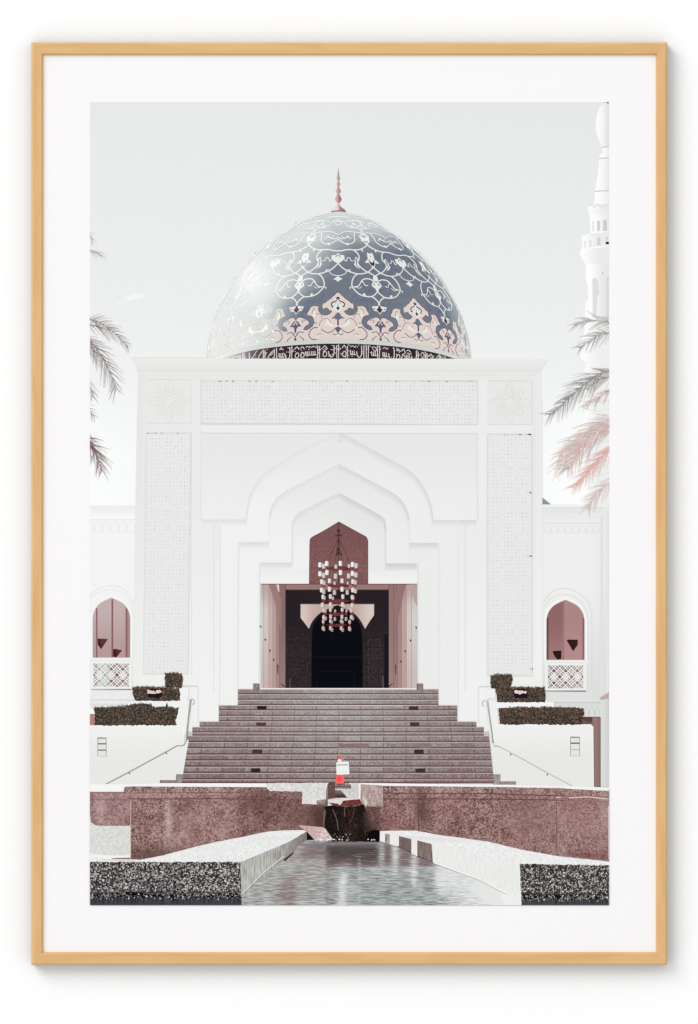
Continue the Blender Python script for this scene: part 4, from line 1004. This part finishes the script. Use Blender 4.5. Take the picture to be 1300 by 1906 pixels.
A.build(sheet, 'pale pink slab beside the waterfall')

# ------------------------------------------------------------------ pool
level(510)
A = Art('pool_water')
def waterc(x, y):
    c = (164, 170, 168)
    dk = sst(1614, 1611, y)
    c = mix(c, (128, 104, 106), dk*sst(690, 715, x))
    if x < 735: c = mix(c, interp([(1563, (110, 106, 108)), (1570, (120, 104, 106)), (1580, (62, 48, 52)), (1594, (74, 56, 58)), (1606, (104, 80, 82)), (1612, (124, 100, 100)), (1616, (160, 163, 162)), (1700, (164, 170, 168))], y), sst(600, 612, x)*sst(735, 690, x) )
    l = sst(612, 600, x)
    c = mix(c, interp([(1563, (176, 176, 174)), (1572, (132, 108, 110)), (1592, (134, 104, 106)), (1605, (168, 158, 156)), (1700, (186, 186, 183))], y), l)
    c = mix(c, (136, 108, 108), .55*math.exp(-((x-610-(1640-y)*.02)/4.5)**2)*sst(1575, 1590, y))
    c = mix(c, (128, 92, 92), .6*sst(560, 545, x)*sst(1612, 1632, y)*sst(495, 530, x))
    c = mix(c, (238, 240, 238), .95*math.exp(-((x-(640-(y-1600)*.03))/10)**2)*sst(1592, 1650, y))
    c = mix(c, (236, 238, 236), .75*math.exp(-((x-669)/2.3)**2)*sst(1585, 1610, y)*(.6+.4*sin(y*.9)))
    c = mix(c, (206, 208, 206), .75*math.exp(-((x-711)/5)**2)*sst(1640, 1600, y))
    c = mix(c, (236, 238, 236), .9*math.exp(-((x-736)/5.5)**2)*sst(1655, 1600, y)); c = mix(c, (240, 242, 240), .95*math.exp(-((x-771)/5)**2)*sst(1668, 1640, y))
    bx = 812-(y-1606)*.05
    c = mix(c, (238, 240, 238), .96*sst(bx-12, bx+10, x)*(1-.75*sst(1640, 1684, y)*sst(880, 820, x)))
    c = mix(c, (232, 234, 232), .9*sst(860, 900, x))
    c = mix(c, (184, 184, 180), .8*sst(540, 500, x-(1650-y)*.6))
    c = mix(c, (150, 150, 150), .3*sst(1570, 1563, y))
    return c
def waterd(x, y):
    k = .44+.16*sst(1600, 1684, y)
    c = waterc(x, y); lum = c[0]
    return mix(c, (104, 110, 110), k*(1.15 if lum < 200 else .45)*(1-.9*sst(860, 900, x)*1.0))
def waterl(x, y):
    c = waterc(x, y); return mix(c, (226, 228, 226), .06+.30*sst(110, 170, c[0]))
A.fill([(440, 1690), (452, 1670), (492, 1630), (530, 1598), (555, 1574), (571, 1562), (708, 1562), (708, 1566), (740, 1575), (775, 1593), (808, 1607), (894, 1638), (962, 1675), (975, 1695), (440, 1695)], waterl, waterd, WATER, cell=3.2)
RW = random.Random(8); dd = [nz() for _ in range(5)]
for i in range(1100):
    y = 1570+(1686-1570)*RW.random()**.75; x = RW.uniform(470, 900)
    if x < 620-(y-1563)*1.1 or x > 735+(y-1563)*1.4: continue
    l = RW.uniform(4, 20)*(.4+.6*sst(1565, 1640, y)); c = waterc(x, y)
    up = RW.random() < .5
    if y < 1612 and RW.random() < .5: continue
    cc = mix(c, (240, 242, 240), .38) if up else mix(c, (86, 90, 92), .36)
    A.fill([(x-l, y), (x-l*.3, y-.55), (x+l, y+.1), (x+l*.2, y+.55)], cc, d=dd[i % 5])
# foam where the water lands
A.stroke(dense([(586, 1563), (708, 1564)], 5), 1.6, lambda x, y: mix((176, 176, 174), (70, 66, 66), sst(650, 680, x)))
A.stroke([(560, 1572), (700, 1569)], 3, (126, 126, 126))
for i in range(46):
    x = min(650, 586+abs(RW.gauss(0, 1))*36) if i < 40 else RW.uniform(680, 705)
    r = RW.uniform(.6, 1.7); A.disc(x, 1562.8+RW.uniform(-1.2, 1.2), r*.8, r*.8, g(RW.uniform(228, 252)))
for i in range(16):
    x = RW.gauss(634, 10); A.disc(x, 1559+RW.uniform(-7, 1), .5, .7, g(200))
A.build(sheet, 'rippled grey water of the channel pool')

level(592)
A = Art('pool_ledge')
top = rough([(160, 1603), (160, 1597), (262, 1600), (300, 1593), (350, 1579.5), (400, 1567.5), (452, 1557.5), (500, 1547.5), (530, 1545.3), (566, 1545), (571, 1547.5), (540, 1566), (500, 1583), (452, 1603), (448, 1606), (160, 1606)], .3, 6)
A.fill(top, lambda x, y: mix(g(242), g(232), math.exp(-((y-1561)/4)**2)*sst(440, 480, x)), g(224), FINE, cell=8)
A.stroke([(350, 1581.5), (440, 1583)], .9, g(222)); A.stroke([(250, 1602), (190, 1600)], 1.2, g(200))
A.fill(rough([(447, 1605), (500, 1583.5), (540, 1566), (571, 1547.5), (571, 1562.5), (555, 1575), (546, 1588), (530, 1599), (492, 1630), (452, 1671), (447, 1668)], .4, 5),
       lambda x, y: mix((206, 206, 200), (150, 142, 138), sst(500, 570, x)), lambda x, y: mix((150, 148, 142), (112, 98, 96), sst(500, 570, x)), STREAK, cell=6)
A.fill([(528, 1600), (546, 1586), (547, 1588), (531, 1603)], (56, 44, 44))
A.stroke(dense([(450, 1664), (492, 1623), (530, 1593)], 6), 1.3, lambda x, y: (226, 226, 222)); A.stroke(dense([(451, 1667), (492, 1626), (532, 1595)], 6), 1.0, lambda x, y: (132, 128, 122))
A.fill(rough([(160, 1604), (448, 1604.5), (449.5, 1662), (160, 1663)], .9, 3), (58, 50, 54), (182, 177, 172), COARSE)
A.rect(160, 1660, 449, 1673, (18, 18, 22), (150, 148, 146), COARSE)
A.stroke(dense([(160, 1661), (240, 1660), (310, 1664), (449, 1660)], 10), 2, lambda x, y: (98, 80, 84))
A.fill([(235, 1660), (268, 1661), (255, 1667), (232, 1665)], (14, 12, 16))
A.rect(160, 1670, 450, 1695, lambda x, y: mix((22, 28, 36), (44, 52, 60), sst(1670, 1684, y)), lambda x, y: mix((30, 32, 36), (96, 98, 100), .7), STREAK, cell=12)
RT = random.Random(6)
def chips(x0, x1, y0, y1, n):
    dts = [nz() for _ in range(14)]
    for i in range(n):
        x, y = RT.uniform(x0, x1), RT.uniform(y0, y1); r = RT.uniform(.6, 1.4)*(1 if RT.random() < .85 else 1.5); v_ = RT.choice((238, 222, 196, 150, 118, 30, 24, 40, 34, 28))
        q = [(x+r*RT.uniform(.6, 1.2)*cos(a), y+r*RT.uniform(.6, 1.2)*sin(a)) for a in (0, 1.3, 2.6, 3.8, 5.1)]
        q = [(min(x1, max(x0, a)), max(y0-1.5, b)) for a, b in q]
        A.fill(q, (v_, v_-2, v_-6) if v_ > 100 else (v_+4, v_, v_+6), d=dts[i % 14])
chips(168, 448, 1605, 1658, 2000); chips(168, 448, 1663, 1674, 230)
A.build(sheet, 'left pool ledge with white top and dark speckled end face')

level(592)
A = Art('pool_ledge')
A.fill(rough([(707, 1547), (740, 1546), (774, 1546), (817, 1554), (863, 1560), (909, 1566.5), (971, 1581.5), (1051, 1595.5), (1094, 1601.5), (1140, 1609.5), (1140, 1612), (967.7, 1609), (884, 1591), (808, 1572), (743, 1556), (709, 1550)], .3, 6),
       lambda x, y: mix(g(244), g(226), math.exp(-((y-1563-(x-830)*.07)/3.5)**2)*sst(920, 830, x)*.9), g(226), FINE, cell=8)
A.fill([(707.5, 1549), (743, 1555.5), (808, 1571), (884, 1590), (967.7, 1608), (972, 1690), (962, 1675), (894, 1638), (808, 1607), (775, 1593), (740, 1575.5), (707.5, 1566)], (240, 241, 239), (230, 231, 229), STREAK, cell=99)
for q, ca, cb in (([(717, 1551), (726, 1553), (726, 1571), (717, 1568)], (190, 184, 178), (112, 100, 96)), ([(743, 1556), (766, 1561.5), (766, 1588), (743, 1576.5)], (132, 114, 110), (104, 86, 84)), ([(777, 1564), (804, 1571), (806, 1605), (777, 1593)], (150, 132, 126), (108, 86, 84))):
    A.fill(q, ca, cb, STREAK)
for a, b_ in (((740, 1575), (766, 1588)), ((777, 1593), (808, 1607))): A.stroke([a, b_], 1.8, (62, 42, 44))
A.stroke(dense([(708, 1566), (740, 1576), (775, 1594), (808, 1607.5), (894, 1639), (960, 1674)], 8), 1.2, lambda x, y: mix((150, 140, 138), (196, 194, 190), sst(820, 870, x)))
A.stroke([(808, 1606), (890, 1635), (962, 1671)], 1.0, g(250))
A.fill([(961, 1672), (972, 1690), (990, 1695), (940, 1695), (930, 1660)], g(238))
A.fill(rough([(968, 1607.5), (1140, 1611), (1140, 1667), (970, 1664)], .9, 3), (58, 50, 53), (180, 175, 170), COARSE)
A.rect(970.5, 1664, 1140, 1676, (18, 18, 22), (150, 148, 146), COARSE)
A.stroke(dense([(970, 1662), (1010, 1665), (1060, 1664), (1140, 1668)], 10), 2, lambda x, y: (70, 56, 62))
A.rect(971, 1674, 1140, 1695, lambda x, y: mix((18, 24, 32), (40, 48, 56), sst(1674, 1686, y)), lambda x, y: (84, 86, 90), STREAK, cell=12)
chips(969, 1134, 1609, 1661, 1200); chips(971, 1134, 1666, 1677, 130)
A.build(sheet, 'right pool ledge with bright inner face and dark speckled end')

# ------------------------------------------------------------------ traffic cone
level(530)
A = Art('traffic_cone')
A.fill(c1([(300, 545), (440, 545), (455, 560), (330, 568)]), (84, 40, 40))
A.fill(c1([(368, 70), (388, 95), (400, 190), (435, 410), (442, 552), (298, 552), (318, 405), (340, 190), (350, 100)]), (244, 96, 92))
A.fill(c1([(340, 158), (398, 158), (404, 200), (432, 405), (316, 405), (335, 200)]), (236, 240, 238))
A.fill(c1([(352, 108), (388, 108), (390, 150), (348, 150)]), (236, 92, 92)); A.fill(c1([(350, 70), (386, 70), (390, 108), (348, 108)]), (186, 150, 144))
A.fill(c1([(320, 415), (432, 415), (440, 550), (300, 550)]), lambda x, y: mix((250, 110, 104), (242, 62, 68), math.exp(-((x-632)/4)**2-((y-1450)/5)**2)), cell=2)
A.build(sheet, 'red and white traffic cone at the foot of the steps')
A = Art('notice_board')
A.fill(c1([(312, 212), (400, 198), (500, 192), (518, 215), (528, 400), (318, 404)]), (238, 240, 237)); A.stroke(c1([(325, 252), (500, 245)]), 1.3, (96, 96, 94)); A.stroke(c1([(390, 130), (460, 190)]), .9, (206, 196, 192))
A.build(sheet, 'white card sign hung on the traffic cone')

# ------------------------------------------------------------------ palm fronds
RP = random.Random(21)
level(345)
def frond(pts, L_, cols, label, dens=1.6, side=(1, 1), rach=1.4, droop=.15, fade=.5, wd=1.2, ang=(28, 48)):
    global A
    if not isinstance(A, Art) or A.name != 'palm_frond': A = Art('palm_frond')
    sp = curve(pts, 12); L_ *= 1.5; dens *= .42; ang = (ang[0]*.6, ang[1]*.85); ds_ = [nz() for _ in range(14)]; acc = 0; k = 0
    tot = sum(sqrt((a[0]-b[0])**2+(a[1]-b[1])**2) for a, b in zip(sp, sp[1:])); run = 0
    for a, b in zip(sp, sp[1:]):
        dx, dy = b[0]-a[0], b[1]-a[1]; l = sqrt(dx*dx+dy*dy); run += l; acc += l*dens/2.2
        while acc > 0:
            acc -= 1; k += 1
            t = run/tot; sgn = 1 if k % 2 else -1
            if not side[0] and sgn > 0 or not side[1] and sgn < 0: continue
            th = atan2(dy, dx)+sgn*radians(RP.uniform(*ang))
            ll = L_*(.55+.45*sin(pi*min(1, t+.15)))*RP.uniform(.65, 1.1)
            x, y = a[0]+RP.uniform(-1, 1), a[1]+RP.uniform(-1, 1)
            e = (x+cos(th)*ll, y+sin(th)*ll+droop*ll); m_ = (x+cos(th)*ll*.5, y+sin(th)*ll*.5)
            c = mix(*RP.sample(cols, 2), RP.random()); bg = sky(*e)
            cf = lambda X, Y, c=c, x=x, y=y, ll=ll, bg=bg: mix(c, bg, fade*min(1, sqrt((X-x)**2+(Y-y)**2)/ll)*.9)
            A.stroke([(x, y), m_, e], wd*RP.uniform(.7, 1.25), cf, .3, d=ds_[k % 14])
    if rach: A.stroke(sp, rach, cols[0], .4)
    if label: A.build(sheet, label); A = None
BR = [(130, 98, 96), (112, 84, 84), (166, 150, 146), (196, 188, 184)]
GR = [(176, 174, 170), (150, 146, 144), (204, 204, 200), (190, 184, 182)]
DK = [(128, 124, 122), (104, 98, 98), (168, 166, 164), (196, 194, 192)]
SA = [(236, 186, 176), (230, 170, 162), (210, 186, 180), (190, 184, 180), (240, 212, 206), (250, 250, 250)]
A = None
frond([(158, 464), (178, 470), (192, 477)], 16, GR, None, 1.2, ang=(10, 32)); frond([(158, 430), (170, 440), (172, 455)], 12, GR, 'topmost frond tip at the left edge', .8, fade=.9)
frond([(156, 592), (184, 600), (214, 620), (238, 646)], 24, DK+BR, None, 1.6, droop=.1); frond([(150, 604), (176, 606), (205, 615)], 26, BR, 'broad grey frond arching from the left edge above the gateway roof', 1.1)
frond([(150, 628), (172, 640), (192, 668), (208, 700), (216, 728)], 30, BR+DK[:1], None, 1.7, droop=.12); frond([(150, 636), (170, 646), (184, 664)], 30, BR, 'brown drooping frond at the left edge beside the gateway cornice', 1.3, wd=1.6)
frond([(150, 700), (166, 716), (176, 740)], 16, DK, None, 1.2); frond([(150, 752), (166, 764), (176, 776)], 18, BR, 'short frond tips at the left edge beside the rosette', 1.2)
frond([(152, 806), (168, 822), (180, 846), (190, 876)], 30, [(122, 80, 80), (104, 68, 70), (150, 130, 126), (112, 84, 84)], None, 1.7, wd=1.6, ang=(8, 60)); frond([(150, 822), (170, 832), (190, 850)], 26, [(122, 76, 78), (104, 66, 70), (150, 130, 126)], 'dark reddish frond fan at the left edge, lowest on that side', 1.5, wd=1.6, ang=(5, 50))
level(345)
frond([(1150, 604), (1120, 598), (1092, 596), (1070, 604)], 26, GR+DK[:1], None, 1.7, ang=(20, 50)); frond([(1150, 618), (1120, 622), (1095, 636), (1078, 648)], 24, GR+DK[:2], 'uppermost grey frond in front of the minaret', 1.9)
frond([(1150, 690), (1120, 694), (1090, 714), (1060, 740), (1038, 762), (1022, 772)], 30, DK+GR[:2], None, 2.3, fade=.35); frond([(1150, 700), (1118, 706), (1092, 726)], 28, DK+GR[:2]+SA[:1], 'dark grey frond reaching left beside the gateway', 1.9, fade=.3)
frond([(1150, 722), (1124, 734), (1100, 748), (1084, 758)], 17, SA[:4]+DK[:1], 'thin pink frond below the grey one', 2)
for dy in (0, 10, 22): frond([(1150, 780+dy), (1120, 786+dy), (1090, 806+dy*1.2), (1062, 826+dy*1.3), (1040, 850+dy)], 32, SA+[(196, 176, 170)], None, 1.7, fade=.4, wd=1.5)
frond([(1150, 790), (1120, 800), (1095, 820), (1072, 848), (1056, 876)], 34, SA+DK[2:], 'large salmon pink frond right of the gateway', 1.8, fade=.4, wd=1.5)
frond([(1150, 828), (1124, 846), (1100, 872), (1080, 896), (1068, 906)], 26, [(240, 176, 164), (236, 164, 152), (242, 196, 188), (226, 180, 172)], 'brightest salmon frond pointing down to the wing roof', 2.4, fade=.4, wd=1.7)
frond([(1150, 888), (1124, 906), (1104, 926), (1092, 946)], 28, SA+DK[2:], 'lowest pink frond over the right wing roof', 1.8, fade=.45, wd=1.3)
frond([(1150, 478), (1140, 482)], 18, GR, None, 1.5)
A.build(sheet, 'grey leaf tips at the right edge by the minaret balcony') if A else None
print('print stack top', ZC[0], 'mat', MAT_D)
